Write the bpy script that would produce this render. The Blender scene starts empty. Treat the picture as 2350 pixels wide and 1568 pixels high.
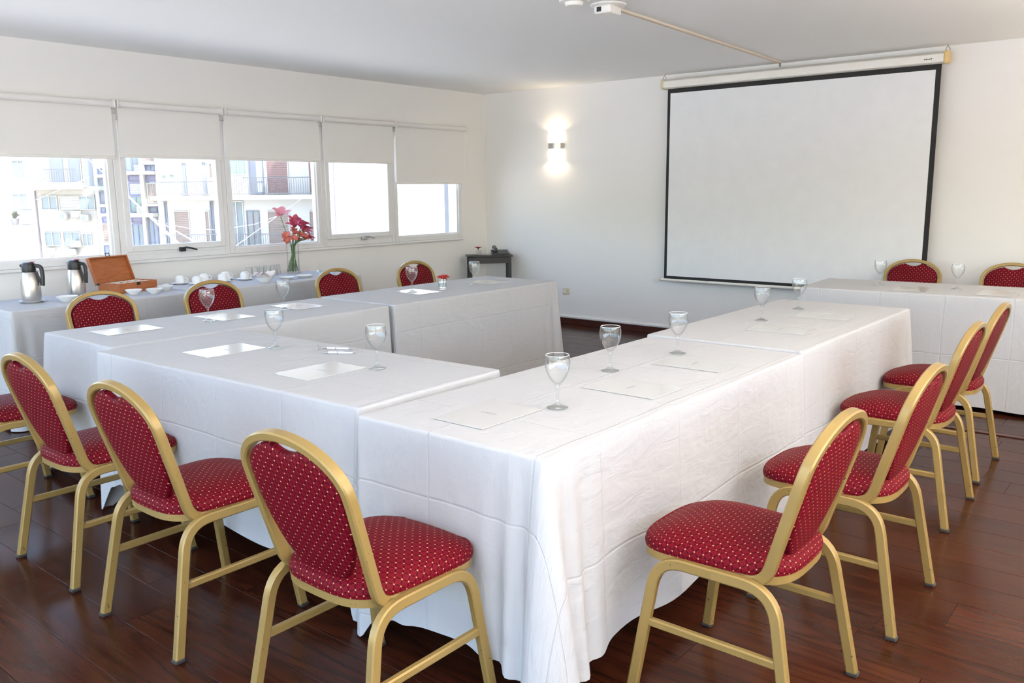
import bpy, math, random
from mathutils import Vector, Matrix

SC = bpy.context.scene
COL = SC.collection
PI = math.pi

# ------------------------------------------------------------------ camera
cam_data = bpy.data.cameras.new('camera')
cam = bpy.data.objects.new('camera', cam_data)
COL.objects.link(cam)
SC.camera = cam
YAW, PITCH, ROLL = math.radians(39.473), math.radians(10.111), math.radians(-0.586)
CAM_H = 1.45
_f = Vector((math.cos(YAW) * math.cos(PITCH), math.sin(YAW) * math.cos(PITCH), -math.sin(PITCH)))
_r = _f.cross(Vector((0, 0, 1))).normalized()
_u = _r.cross(_f)
_r2 = math.cos(ROLL) * _r + math.sin(ROLL) * _u
_u2 = -math.sin(ROLL) * _r + math.cos(ROLL) * _u
m = Matrix((( _r2.x, _u2.x, -_f.x), (_r2.y, _u2.y, -_f.y), (_r2.z, _u2.z, -_f.z))).to_4x4()
m.translation = (0, 0, CAM_H)
cam.matrix_world = m
cam_data.sensor_width = 36.0
cam_data.sensor_fit = 'HORIZONTAL'
cam_data.lens = 1940.33 * 36.0 / 2350.0
cam_data.clip_start = 0.05
cam_data.clip_end = 400

# ------------------------------------------------------------------ sky, sun, exposure
SKY_STRENGTH = 1.42
SUN_STRENGTH = 15.0
EXPOSURE = -0.05
FILL_WATTS = 420.0      # watts of each unseen added uplighter standing along the wall opposite the windows
world = bpy.data.worlds.new('World')
SC.world = world
world.use_nodes = True
wn = world.node_tree.nodes
wl = world.node_tree.links
wn.clear()
w_out = wn.new('ShaderNodeOutputWorld')
w_bg = wn.new('ShaderNodeBackground')
w_sky = wn.new('ShaderNodeTexSky')
w_sky.sky_type = 'NISHITA'
w_sky.sun_disc = False
w_sky.sun_elevation = math.radians(60)
w_sky.sun_rotation = math.radians(178)
w_sky.air_density = 1.0
w_sky.dust_density = 2.0
w_sky.ozone_density = 1.0
w_bg.inputs['Strength'].default_value = SKY_STRENGTH
w_hs = wn.new('ShaderNodeHueSaturation')          # thin bright haze: paler than a clear sky
w_hs.inputs['Saturation'].default_value = 0.95
wl.new(w_sky.outputs['Color'], w_hs.inputs['Color'])
wl.new(w_hs.outputs['Color'], w_bg.inputs['Color'])
wl.new(w_bg.outputs['Background'], w_out.inputs['Surface'])

sun_data = bpy.data.lights.new('sun', 'SUN')
sun_data.energy = SUN_STRENGTH
sun_data.angle = math.radians(0.6)
sun_data.color = (1.0, 0.97, 0.92)
sun = bpy.data.objects.new('sun', sun_data)
COL.objects.link(sun)
sun.rotation_euler = (-Vector((0.05, -0.577, 1.0))).to_track_quat('-Z', 'Y').to_euler()
sun.location = (0, -10, 12)

SC.view_settings.view_transform = 'Standard'
SC.view_settings.look = 'None'
SC.view_settings.exposure = EXPOSURE
SC.view_settings.gamma = 1.0
SC.view_settings.use_curve_mapping = False
SC.cycles.max_bounces = 14
SC.cycles.diffuse_bounces = 7
SC.cycles.glossy_bounces = 6
SC.cycles.transmission_bounces = 12
SC.cycles.transparent_max_bounces = 24
SC.cycles.caustics_reflective = False
SC.cycles.caustics_refractive = False
SC.cycles.sample_clamp_indirect = 6.0
SC.cycles.use_denoising = True

# room limits
XB, XF = -1.3, 7.50          # back wall, screen wall
YR, YL = -1.6, 6.55          # wall out of view, window wall
ZC = 2.53

def portal(loc, rot, sx, sy):
    d = bpy.data.lights.new('window_portal', 'AREA')
    d.shape = 'RECTANGLE'; d.size = sx; d.size_y = sy
    d.cycles.is_portal = True
    o = bpy.data.objects.new('window_portal', d)
    COL.objects.link(o); o.location = loc; o.rotation_euler = rot
    return o
portal((2.95, YL + 0.25, 1.45), (-PI / 2, 0, 0), 8.3, 1.1)
portal((XB - 0.25, 2.5, 1.23), (PI / 2, 0, -PI / 2), 7.6, 2.3)

portal((2.0, YR - 0.25, 1.55), (PI / 2, 0, 0), 5.8, .8)

# ------------------------------------------------------------------ materials
class NT:
    def __init__(s, name):
        s.m = bpy.data.materials.new(name); s.m.use_nodes = True
        s.t = s.m.node_tree; s.n = s.t.nodes; s.n.clear()
        s.out = s.n.new('ShaderNodeOutputMaterial')
    def add(s, kind, **kw):
        n = s.n.new(kind)
        for k, v in kw.items():
            setattr(n, k, v)
        return n
    def link(s, a, b): s.t.links.new(a, b)
    def setin(s, sock, v):
        if hasattr(v, 'is_linked') or isinstance(v, bpy.types.NodeSocket): s.link(v, sock)
        else: sock.default_value = v
    def math(s, op, a, b=None, c=None, clamp=False):
        n = s.add('ShaderNodeMath', operation=op); n.use_clamp = clamp
        s.setin(n.inputs[0], a)
        if b is not None: s.setin(n.inputs[1], b)
        if c is not None: s.setin(n.inputs[2], c)
        return n.outputs[0]
    def mix(s, fac, a, b):
        n = s.add('ShaderNodeMix', data_type='RGBA')
        s.setin(n.inputs[0], fac)
        for i, v in ((6, a), (7, b)):
            if isinstance(v, tuple): n.inputs[i].default_value = (v[0], v[1], v[2], 1)
            else: s.link(v, n.inputs[i])
        return n.outputs[2]
    def noise(s, vec=None, scale=5, detail=3, rough=.5, dist=0):
        n = s.add('ShaderNodeTexNoise')
        n.inputs['Scale'].default_value = scale; n.inputs['Detail'].default_value = detail
        n.inputs['Roughness'].default_value = rough; n.inputs['Distortion'].default_value = dist
        if vec is not None: s.link(vec, n.inputs['Vector'])
        return n.outputs['Fac']
    def ramp(s, fac, stops):
        n = s.add('ShaderNodeValToRGB'); s.link(fac, n.inputs[0])
        el = n.color_ramp.elements
        while len(el) < len(stops): el.new(0.5)
        for e, (p, c) in zip(el, stops):
            e.position = p; e.color = (c[0], c[1], c[2], 1) if isinstance(c, tuple) else (c, c, c, 1)
        return n.outputs['Color']
    def bump(s, h, strength=.2, dist=.01):
        n = s.add('ShaderNodeBump'); n.inputs['Strength'].default_value = strength
        n.inputs['Distance'].default_value = dist; s.link(h, n.inputs['Height'])
        return n.outputs['Normal']
    def bsdf(s, color, rough=.5, metal=0., normal=None, spec=.5, **kw):
        b = s.add('ShaderNodeBsdfPrincipled')
        if isinstance(color, tuple): b.inputs['Base Color'].default_value = (*color[:3], 1)
        else: s.link(color, b.inputs['Base Color'])
        s.setin(b.inputs['Roughness'], rough); s.setin(b.inputs['Metallic'], metal)
        b.inputs['Specular IOR Level'].default_value = spec
        if normal is not None: s.link(normal, b.inputs['Normal'])
        for k, v in kw.items(): b.inputs[k.replace('_', ' ')].default_value = v
        s.link(b.outputs[0], s.out.inputs['Surface'])
        return b

MATS = {}
def simple(name, color, rough=.5, metal=0., spec=.5, var=0.04, scale=8., **kw):
    """plain paint/plastic with a little procedural tone variation"""
    if name in MATS: return MATS[name]
    t = NT(name)
    tc = t.add('ShaderNodeTexCoord').outputs['Object']
    n = t.noise(tc, scale, 3)
    lo = tuple(c * (1 - var) for c in color); hi = tuple(min(1, c * (1 + var)) for c in color)
    t.bsdf(t.mix(n, lo, hi), rough, metal, spec=spec, **kw)
    MATS[name] = t.m
    return t.m

def plaster(name, color):
    t = NT(name)
    tc = t.add('ShaderNodeTexCoord').outputs['Object']
    a = t.noise(tc, 1.3, 4); b = t.noise(tc, 160, 2)
    c = t.mix(a, tuple(x * .975 for x in color), color)
    t.bsdf(c, .82, normal=t.bump(b, .06, .002), spec=.25)
    MATS[name] = t.m
    return t.m
WALL = plaster('wall_plaster', (.87, .855, .825))
CEIL = plaster('ceiling_paint', (.88, .875, .86))

def fabric_red():
    t = NT('red_dotted_upholstery')
    uv = t.add('ShaderNodeUVMap').outputs[0]
    mp = t.add('ShaderNodeMapping'); mp.inputs['Rotation'].default_value = (0, 0, PI / 4)
    k = 1 / .0205
    mp.inputs['Scale'].default_value = (k, k, 1)
    t.link(uv, mp.inputs['Vector'])
    sp = t.add('ShaderNodeSeparateXYZ'); t.link(mp.outputs[0], sp.inputs[0])
    def cell(v):
        fr = t.math('FRACT', v)
        c = t.math('SUBTRACT', fr, .5)
        return t.math('ABSOLUTE', c)
    a, b = cell(sp.outputs[0]), cell(sp.outputs[1])
    ea, eb = t.math('SUBTRACT', .5, a), t.math('SUBTRACT', .5, b)      # distance to cell edges
    r2 = t.math('ADD', t.math('MULTIPLY', ea, ea), t.math('MULTIPLY', eb, eb))
    dot = t.math('LESS_THAN', r2, .0085)
    def ell(e, along):
        q = t.math('ADD', t.math('POWER', t.math('DIVIDE', e, .17), 2), t.math('POWER', t.math('DIVIDE', along, .40), 2))
        return q
    q = t.math('MINIMUM', ell(ea, b), ell(eb, a))
    inside = t.math('LESS_THAN', q, .80)
    rim = t.math('MULTIPLY', t.math('LESS_THAN', q, 1.25), t.math('GREATER_THAN', q, .80))
    c = t.mix(inside, (.140, .0032, .0105), (.066, .0011, .004))
    c = t.mix(rim, c, (.185, .008, .018))
    c = t.mix(dot, c, (.62, .38, .20))
    nrm = t.bump(t.math('MULTIPLY', inside, -1.0), .25, .0015)
    t.bsdf(c, .55, normal=nrm, spec=.08)
    return t.m
RED = fabric_red()

def gold_paint():
    t = NT('gold_painted_metal')
    tc = t.add('ShaderNodeTexCoord').outputs['Object']
    n = t.noise(tc, 55, 3, .6)
    z = t.add('ShaderNodeSeparateXYZ'); t.link(tc, z.inputs[0])
    low = t.math('SUBTRACT', .715, t.math('MULTIPLY', t.math('SUBTRACT', .30, z.outputs[2], clamp=True), .16))
    chip = t.math('GREATER_THAN', n, low)
    tone = t.noise(tc, 6, 2)
    c = t.mix(tone, (.305, .202, .063), (.365, .248, .085))
    c = t.mix(chip, c, (.10, .075, .045))
    t.bsdf(c, t.math('ADD', .30, t.math('MULTIPLY', chip, .4)), .22, spec=.5)
    return t.m
GOLD = gold_paint()

def cloth_mat():
    t = NT('white_table_linen')
    uv = t.add('ShaderNodeUVMap').outputs[0]
    sp = t.add('ShaderNodeSeparateXYZ'); t.link(uv, sp.inputs[0])
    wob = t.math('MULTIPLY', t.math('SUBTRACT', t.noise(uv, 2.2, 2), .5), .03)
    def crease(v, period, off):
        x = t.math('ADD', t.math('ADD', v, off), wob)
        f = t.math('ABSOLUTE', t.math('SUBTRACT', t.math('FRACT', t.math('DIVIDE', x, period)), .5))
        d = t.math('MULTIPLY', f, period)                    # metres from the fold line
        return t.math('SUBTRACT', 1.0, t.math('DIVIDE', d, .006), clamp=True)
    cr = t.math('MAXIMUM', crease(sp.outputs[0], .46, .11), crease(sp.outputs[1], .40, .07))
    st = t.add('ShaderNodeMapping'); st.inputs['Scale'].default_value = (3.0, 9.0, 1); t.link(uv, st.inputs[0])
    wr = t.noise(st.outputs[0], 2.4, 4, .55, .8)
    wr2 = t.noise(uv, 3.1, 3, .5, 1.2)
    weave = t.noise(uv, 900, 1)
    h = t.math('ADD', t.math('MULTIPLY', cr, .22), t.math('ADD', t.math('MULTIPLY', wr, .55), t.math('MULTIPLY', wr2, .9)))
    h = t.math('ADD', h, t.math('MULTIPLY', weave, .02))
    t.bsdf((.54, .54, .55), .8, normal=t.bump(h, .75, .010), spec=.12)
    return t.m
LINEN = cloth_mat()

def floor_wood():
    t = NT('dark_stained_floorboards')
    tc = t.add('ShaderNodeTexCoord').outputs['Object']
    rnd = t.add('ShaderNodeObjectInfo').outputs['Random']
    comb = t.add('ShaderNodeCombineXYZ')
    t.link(t.math('MULTIPLY', rnd, 37.0), comb.inputs[0]); t.link(t.math('MULTIPLY', rnd, 91.0), comb.inputs[1])
    va = t.add('ShaderNodeVectorMath', operation='ADD'); t.link(tc, va.inputs[0]); t.link(comb.outputs[0], va.inputs[1])
    mp = t.add('ShaderNodeMapping'); mp.inputs['Scale'].default_value = (7.0, .75, 1); t.link(va.outputs[0], mp.inputs[0])
    cath = t.noise(mp.outputs[0], 1.0, 1.5, .45, .25)                     # contour lines of a stretched noise: cathedral grain
    rings = t.math('ADD', .5, t.math('MULTIPLY', t.math('SINE', t.math('MULTIPLY', cath, 52.0)), .5))
    rings = t.math('POWER', rings, 3.0)
    mp2 = t.add('ShaderNodeMapping'); mp2.inputs['Scale'].default_value = (150, 3.0, 1); t.link(va.outputs[0], mp2.inputs[0])
    fine = t.noise(mp2.outputs[0], 1.5, 3, .6)
    blot = t.noise(va.outputs[0], 4.5, 3)
    g = t.math('SUBTRACT', t.math('ADD', t.math('MULTIPLY', fine, .75), .20), t.math('MULTIPLY', rings, .20))
    c = t.ramp(g, [(.18, (.016, .0042, .0026)), (.50, (.046, .0125, .0060)), (.85, (.078, .0235, .0100))])
    c2 = t.mix(t.math('MULTIPLY', t.math('SUBTRACT', blot, .35, clamp=True), .9), c, (.030, .009, .006))
    hsv = t.add('ShaderNodeHueSaturation'); t.link(c2, hsv.inputs['Color'])
    t.link(t.math('ADD', .82, t.math('MULTIPLY', rnd, .42)), hsv.inputs['Value'])
    scr = t.noise(tc, 30, 3)
    rough = t.math('ADD', .15, t.math('MULTIPLY', t.noise(va.outputs[0], 7, 3), .12))
    hb = t.math('ADD', t.math('MULTIPLY', g, .35), t.math('MULTIPLY', t.noise(va.outputs[0], 3.2, 2), 2.6))
    t.bsdf(hsv.outputs[0], rough, normal=t.bump(hb, .06, .003), spec=.15)
    return t.m
FLOORWOOD = floor_wood()

def thin_glass(name, tint=(.97, .98, .985), ior=1.5, boost=1.0, rough=0.0, edge=5.0, absorb=0.0):
    t = NT(name)
    lw = t.add('ShaderNodeLayerWeight'); lw.inputs['Blend'].default_value = .5
    r0 = ((ior - 1) / (ior + 1)) ** 2
    fac = t.math('ADD', r0, t.math('MULTIPLY', t.math('POWER', lw.outputs['Facing'], edge), 1 - r0))     # Schlick, same from both sides
    tr = t.add('ShaderNodeBsdfTransparent')
    t.link(t.mix(t.math('MULTIPLY', t.math('POWER', lw.outputs['Facing'], 3.0), absorb), tint, (.40, .44, .45)), tr.inputs[0])
    gl = t.add('ShaderNodeBsdfGlossy'); gl.inputs['Roughness'].default_value = rough
    gl.inputs['Color'].default_value = (1, 1, 1, 1)
    ms = t.add('ShaderNodeMixShader')
    t.link(t.math('MULTIPLY', fac, boost, clamp=True), ms.inputs[0])
    t.link(tr.outputs[0], ms.inputs[1]); t.link(gl.outputs[0], ms.inputs[2])
    t.link(ms.outputs[0], t.out.inputs['Surface'])
    return t.m
PANE = thin_glass('window_glass', (.96, .975, .975))
DRINKGLASS = thin_glass('thin_drinking_glass', (.985, .99, .99), 1.55, .9, 0.0, 4.0, .75)
WATER = thin_glass('clear_water', (.95, .965, .96), 1.33, 1.0)
SOLIDGLASS = thin_glass('solid_clear_glass', (.97, .985, .98), 1.6, 1.1, 0.0, 3.5, .8)

def wood(name, a, b, rough=.4, scale=(14, 1.6, 14)):
    t = NT(name)
    tc = t.add('ShaderNodeTexCoord').outputs['Object']
    mp = t.add('ShaderNodeMapping'); mp.inputs['Scale'].default_value = scale; t.link(tc, mp.inputs[0])
    n = t.noise(mp.outputs[0], 6, 4, .6, .6)
    t.bsdf(t.ramp(n, [(.3, a), (.7, b)]), rough, spec=.4)
    MATS[name] = t.m
    return t.m
BOXWOOD = wood('tea_box_wood', (.33, .10, .032), (.47, .165, .055), .38, (1.6, 14, 14))
SKIRTWOOD = wood('dark_skirting_wood', (.040, .012, .008), (.075, .022, .013), .3)

def emit(name, color, strength):
    t = NT(name)
    e = t.add('ShaderNodeEmission'); e.inputs[0].default_value = (*color, 1); e.inputs[1].default_value = strength
    t.link(e.outputs[0], t.out.inputs['Surface'])
    return t.m

ALU = simple('white_window_aluminium', (.80, .795, .785), .42)
BLINDFAB = simple('blind_fabric', (.84, .825, .795), .85, spec=.2, scale=120)
WHITEPL = simple('white_plastic', (.82, .80, .76), .4)
CREAMPL = simple('cream_plastic', (.72, .62, .42), .45)
BLACKPL = simple('black_plastic', (.012, .012, .013), .38)
BLACKMET = simple('black_table_metal', (.010, .010, .011), .4)
RUBBER = simple('grey_rubber', (.035, .033, .03), .75)
BOLT = simple('bolt_steel', (.22, .20, .17), .4, .9)
STEEL = simple('brushed_steel', (.60, .575, .54), .30, 1.0, scale=40)
CHROME = simple('chrome_band', (.62, .60, .58), .22, 1.0)
CHINA = simple('white_china', (.84, .84, .83), .18)
PAPER = simple('glossy_white_card', (.63, .63, .62), .13, spec=.55, var=.01)
TABLEBOARD = simple('table_board', (.34, .27, .20), .6)
BLACKWOOD = simple('black_stained_wood', (.016, .015, .014), .38)
SCREENW = simple('projection_screen_white', (.83, .835, .835), .85, spec=.15)
SCREENB = simple('screen_black_border', (.012, .012, .012), .75)
CASEW = simple('screen_case_white', (.84, .81, .74), .4)
YELLOWPL = simple('aged_yellow_plastic', (.72, .52, .22), .45)
GREYINK = simple('grey_print', (.18, .18, .19), .6)
PHONE = simple('dark_grey_phone_plastic', (.030, .033, .033), .35)
PHONEKEY = simple('phone_key', (.10, .105, .105), .4)
REDPL = simple('red_plastic', (.50, .015, .02), .35)
PETALRED = simple('red_gerbera_petal', (.50, .012, .012), .5, var=.25, scale=60)
PETALPINK = simple('pale_pink_petal', (.82, .36, .45), .5, var=.2, scale=40)
PETALDARK = simple('deep_pink_petal', (.54, .085, .165), .5, var=.3, scale=40)
PETALORANGE = simple('coral_petal', (.62, .17, .13), .5, var=.3, scale=50)
PETALYELLOW = simple('yellow_throat', (.80, .55, .20), .5)
STEM = simple('green_stem', (.085, .17, .03), .5, var=.3, scale=30)
LEAF = simple('green_leaf', (.10, .26, .035), .45, var=.3, scale=30)
PENW = simple('white_pen', (.80, .80, .84), .25)

# ------------------------------------------------------------------ mesh builder
def V(*a): return Vector(a)

class MB:
    def __init__(s): s.v = []; s.f = []; s.uv = []; s.mi = []; s.cur = 0
    def add(s, vs, fs, uvs=None):
        o = len(s.v)
        s.v += [tuple(p) for p in vs]
        s.uv += [tuple(q) for q in uvs] if uvs else [(p[0] + p[2] * .3, p[1] + p[2] * .3) for p in vs]
        s.f += [tuple(i + o for i in f) for f in fs]
        s.mi += [s.cur] * len(fs)
        return s
    def box(s, x0, x1, y0, y1, z0, z1, bev=0.0):
        if x0 > x1: x0, x1 = x1, x0
        if y0 > y1: y0, y1 = y1, y0
        if z0 > z1: z0, z1 = z1, z0
        b = min(bev, (x1 - x0) * .45, (y1 - y0) * .45, (z1 - z0) * .45)
        if b <= 0:
            vs = [(x, y, z) for z in (z0, z1) for y in (y0, y1) for x in (x0, x1)]
            fs = [(0, 2, 3, 1), (4, 5, 7, 6), (0, 1, 5, 4), (2, 6, 7, 3), (0, 4, 6, 2), (1, 3, 7, 5)]
            return s.add(vs, fs)
        def ring(z, i):
            return [(x0 + i, y0 + b, z), (x0 + b, y0 + i, z), (x1 - b, y0 + i, z), (x1 - i, y0 + b, z),
                    (x1 - i, y1 - b, z), (x1 - b, y1 - i, z), (x0 + b, y1 - i, z), (x0 + i, y1 - b, z)]
        R_ = [ring(z0, b * .9), ring(z0 + b, 0), ring(z1 - b, 0), ring(z1, b * .9)]
        return s.loft(R_, True, True, True)
    def loft(s, rings, closed=True, cap0=False, cap1=False, uvs=None):
        n = len(rings[0]); vs = [p for r in rings for p in r]; fs = []
        for i in range(len(rings) - 1):
            for j in range(n if closed else n - 1):
                k = (j + 1) % n
                fs.append((i * n + j, i * n + k, (i + 1) * n + k, (i + 1) * n + j))
        if cap0: fs.append(tuple(reversed(range(n))))
        if cap1: fs.append(tuple((len(rings) - 1) * n + j for j in range(n)))
        return s.add(vs, fs, uvs)
    def lathe(s, prof, n=24, c=(0, 0, 0), cap0=False, cap1=False):
        rings = [[(c[0] + r * math.cos(2 * PI * j / n), c[1] + r * math.sin(2 * PI * j / n), c[2] + z) for j in range(n)] for r, z in prof]
        return s.loft(rings, True, cap0, cap1)
    def tube(s, path, sec, n0, caps=True, scale=None):
        """sweep a 2-D section (a along the normal, b along the binormal) with a rotation-minimising frame"""
        P_ = [Vector(p) for p in path]; rings = []; nrm = Vector(n0)
        for i, p in enumerate(P_):
            t = (P_[min(i + 1, len(P_) - 1)] - P_[max(i - 1, 0)]).normalized()
            nrm = (nrm - t * nrm.dot(t)).normalized()
            b = t.cross(nrm)
            k = scale[i] if scale else 1.0
            rings.append([tuple(p + nrm * (a * k) + b * (c * k)) for a, c in sec])
        return s.loft(rings, True, caps, caps)
    def build(s, name, mat, parent=None, smooth=True, angle=35):
        me = bpy.data.meshes.new(name)
        me.from_pydata(s.v, [], s.f)
        mats = mat if isinstance(mat, (list, tuple)) else [mat]
        for q in mats: me.materials.append(q)
        uvl = me.uv_layers.new(name='UVMap')
        flat = [0.0] * (2 * len(me.loops))
        vi = [0] * len(me.loops); me.loops.foreach_get('vertex_index', vi)
        for i, k in enumerate(vi): flat[2 * i], flat[2 * i + 1] = s.uv[k]
        uvl.data.foreach_set('uv', flat)
        if len(mats) > 1: me.polygons.foreach_set('material_index', s.mi)
        me.update()
        if smooth:
            me.polygons.foreach_set('use_smooth', [True] * len(me.polygons))
            try: me.set_sharp_from_angle(angle=math.radians(angle))
            except Exception: pass
        o = bpy.data.objects.new(name, me); COL.objects.link(o)
        if parent is not None: o.parent = parent
        return o

def rrect(w, h, c):
    w, h = w / 2, h / 2
    return [(w, -h + c), (w, h - c), (w - c, h), (-w + c, h), (-w, h - c), (-w, -h + c), (-w + c, -h), (w - c, -h)]
def circ(r, n=8): return [(r * math.cos(2 * PI * i / n), r * math.sin(2 * PI * i / n)) for i in range(n)]
def fillet(pts, rad, n=6):
    out = [Vector(pts[0])]
    for i in range(1, len(pts) - 1):
        a, b, c = Vector(pts[i - 1]), Vector(pts[i]), Vector(pts[i + 1])
        r = rad if not isinstance(rad, (list, tuple)) else rad[i - 1]
        p, q = b + (a - b).normalized() * r, b + (c - b).normalized() * r
        for k in range(n + 1):
            t = k / n
            out.append((1 - t) ** 2 * p + 2 * t * (1 - t) * b + t * t * q)
    out.append(Vector(pts[-1]))
    return out
def dense(path, step):
    out = [path[0]]
    for a, b in zip(path, path[1:]):
        k = max(1, int((b - a).length / step))
        out += [a + (b - a) * (i / k) for i in range(1, k + 1)]
    return out

def tag(o, label=None, cat=None, group=None, kind=None):
    if label: o['label'] = label
    if cat: o['category'] = cat
    if group: o['group'] = group
    if kind: o['kind'] = kind
    return o
def empty(name, loc=(0, 0, 0), rz=0.0, label=None, cat=None, group=None, kind=None):
    o = bpy.data.objects.new(name, None); COL.objects.link(o)
    o.empty_display_size = .1
    o.location = loc; o.rotation_euler = (0, 0, rz)
    return tag(o, label, cat, group, kind)
def copy_tree(o, parent=None):
    c = o.copy(); COL.objects.link(c)
    if parent is not None: c.parent = parent
    for ch in list(o.children): copy_tree(ch, c)
    return c
def place(proto, used, loc, rz=0.0, label=None, group=None):
    o = copy_tree(proto) if used[0] else proto
    used[0] = True
    o.location = loc; o.rotation_euler = (0, 0, rz)
    if label: o['label'] = label
    if group: o['group'] = group
    return o
def struct(o): o['kind'] = 'structure'; return o

# ================================================================== THE ROOM
rng = random.Random(7)
# floor: slab with boards laid along the y axis
b = MB().box(XB - .2, XF + .2, YR - .2, YL + .2, -.16, -.012)
floor = struct(b.build('floor', SKIRTWOOD, smooth=False))
PW, PL = .19, 1.26
pm = MB().box(0.0006, PW - .0006, 0.0006, PL - .0006, -.011, 0, .0012)
first = pm.build('plank', FLOORWOOD, floor, smooth=False)
pmesh = first.data
shown_used = False
rest = MB()
row = 0
x = XF - PW
while x > XB - PW:
    y = YR - rng.random() * PL
    while y < YL:
        y0, y1 = max(y, YR), min(y + PL, YL)
        x0 = max(x, XB)
        if y1 - y0 > .02:
            vis = x > .5 and y1 > -.05 and y0 < YL and y1 > .10 * x
            if vis:
                if not shown_used: o = first; shown_used = True
                else:
                    o = bpy.data.objects.new('plank', pmesh); COL.objects.link(o); o.parent = floor
                o.location = (x, y0, 0); o.scale = (1, (y1 - y0) / PL, 1)
            else:
                rest.box(x0 + .0006, x + PW - .0006, y0 + .0006, y1 - .0006, -.011, 0)
        y += PL
    x -= PW
tag(rest.build('plank_field', FLOORWOOD, floor, smooth=False), kind='stuff')

struct(MB().box(XB - .2, XF + .2, YR - .2, YL + .2, ZC, ZC + .18).build('ceiling', CEIL, smooth=False))

# window band
WZ0, WZ1 = .935, 2.06
WX0, WX1 = -1.15, 7.085
b = MB()
b.box(XB - .2, XF + .2, YL, YL + .2, -.16, WZ0)
b.box(XB - .2, XF + .2, YL, YL + .2, WZ1, ZC + .0)
b.box(WX1, XF + .2, YL, YL + .2, WZ0, WZ1)
b.box(XB - .2, WX0, YL, YL + .2, WZ0, WZ1)
struct(b.build('wall_left', WALL, smooth=False))
struct(MB().box(XF, XF + .2, YR - .2, YL, -.16, ZC).build('wall_front', WALL, smooth=False))
RW = (-.9, 4.9, 1.15, 1.95)    # unseen window band, added to light the room's right side
b = MB()
b.box(XB - .2, RW[0], YR - .2, YR, -.16, ZC); b.box(RW[1], XF, YR - .2, YR, -.16, ZC)
b.box(RW[0], RW[1], YR - .2, YR, -.16, RW[2]); b.box(RW[0], RW[1], YR - .2, YR, RW[3], ZC)
struct(b.build('wall_right', WALL, smooth=False))
struct(MB().box(XB - .2, XF + .2, YR - 1.95, YR - .201, ZC + .02, ZC + .16).build('added_sun_shield', CEIL, smooth=False))  # unseen slab, added to keep direct sun out of the right windows
BW = (-1.3, 6.3, .08, 2.38)     # unseen glazing in the back wall, enlarged to brighten the cloth fronts
b = MB()
b.box(XB - .2, XB, YR, BW[0], -.16, ZC); b.box(XB - .2, XB, BW[1], YL, -.16, ZC)
b.box(XB - .2, XB, BW[0], BW[1], -.16, BW[2]); b.box(XB - .2, XB, BW[0], BW[1], BW[3], ZC)
struct(b.build('wall_back', WALL, smooth=False))

# skirting and the white strip above it on the screen wall
struct(MB().box(XF - .016, XF - .0005, YR, YL - .001, 0.0005, .068, .004).build('baseboard_front', SKIRTWOOD))
struct(MB().box(XF - .022, XF - .0005, YR, YL - .001, .0685, .094, .006).build('trim_1', simple('white_trim', (.80, .80, .79), .45)))
struct(MB().box(WX0, XF - .03, YL - .016, YL - .0005, 0.0005, .068, .004).build('baseboard_left', SKIRTWOOD))
struct(MB().box(5.52, 5.565, YR + .01, 1.26, .0005, .006, .003).build('trim_2', SKIRTWOOD))

# windows of the left wall: (x0, x1, opening sash?, handle colour)
bays = [(3.169, 4.125, True, 'b'), (4.125, 5.13, False, ''), (5.13, 6.058, True, 'w'), (6.058, 7.075, False, ''),
        (2.20, 3.169, False, ''), (1.24, 2.20, True, 'w'), (.28, 1.24, False, ''), (-.68, .28, True, 'w'), (-1.14, -.68, False, '')]
def frame_box(mb, x0, x1, z0, z1, y0, y1, w, bev=.004):
    mb.box(x0, x0 + w, y0, y1, z0, z1, bev); mb.box(x1 - w, x1, y0, y1, z0, z1, bev)
    mb.box(x0 + w * .98, x1 - w * .98, y0, y1, z0, z0 + w, bev); mb.box(x0 + w * .98, x1 - w * .98, y0, y1, z1 - w, z1, bev)
for i, (x0, x1, opens, hc) in enumerate(bays):
    w = struct(empty('window_%d' % (i + 1), (x0, YL, 0)))
    L = x1 - x0
    mb = MB(); frame_box(mb, .001, L - .001, WZ0 + .001, WZ1 - .001, -.012, .075, .048)
    mb.build('frame', ALU, w)
    mb = MB()
    if opens:
        MB().box(.049, L - .049, -.012, .075, WZ0 + .048, WZ0 + .0695, .002).build('frame_rail', ALU, w)
        frame_box(mb, .046, L - .046, WZ0 + .070, WZ1 - .05, -.022, .03, .048)
        sash = mb.build('sash', ALU, w)
        MB().box(.090, L - .090, .002, .007, WZ0 + .116, WZ1 - .09).build('pane', PANE, sash, smooth=False)
        hm = BLACKPL if hc == 'b' else simple('grey_handle_metal', (.55, .55, .55), .35, .6)
        c = L / 2 + .03
        mb = MB(); mb.box(c - .035, c + .02, -.046, -.022, WZ0 + .052, WZ0 + .088, .005)
        mb.tube([(c - .005, -.046, WZ0 + .082), (c + .01, -.062, WZ0 + .086), (c + .045, -.066, WZ0 + .080), (c + .105, -.06, WZ0 + .062)],
                rrect(.016, .012, .003), (0, -1, 0))
        mb.build('handle', hm, w)
    else:
        frame_box(mb, .046, L - .046, WZ0 + .046, WZ1 - .046, .004, .04, .018)
        sash = mb.build('glazing_bead', ALU, w)
        MB().box(.062, L - .062, .018, .023, WZ0 + .062, WZ1 - .062).build('pane', PANE, sash, smooth=False)
# sill lip under the windows
struct(MB().box(WX0, WX1, YL - .022, YL + .0, WZ0 - .024, WZ0 - .0005, .006).build('trim_3', ALU))

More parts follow.
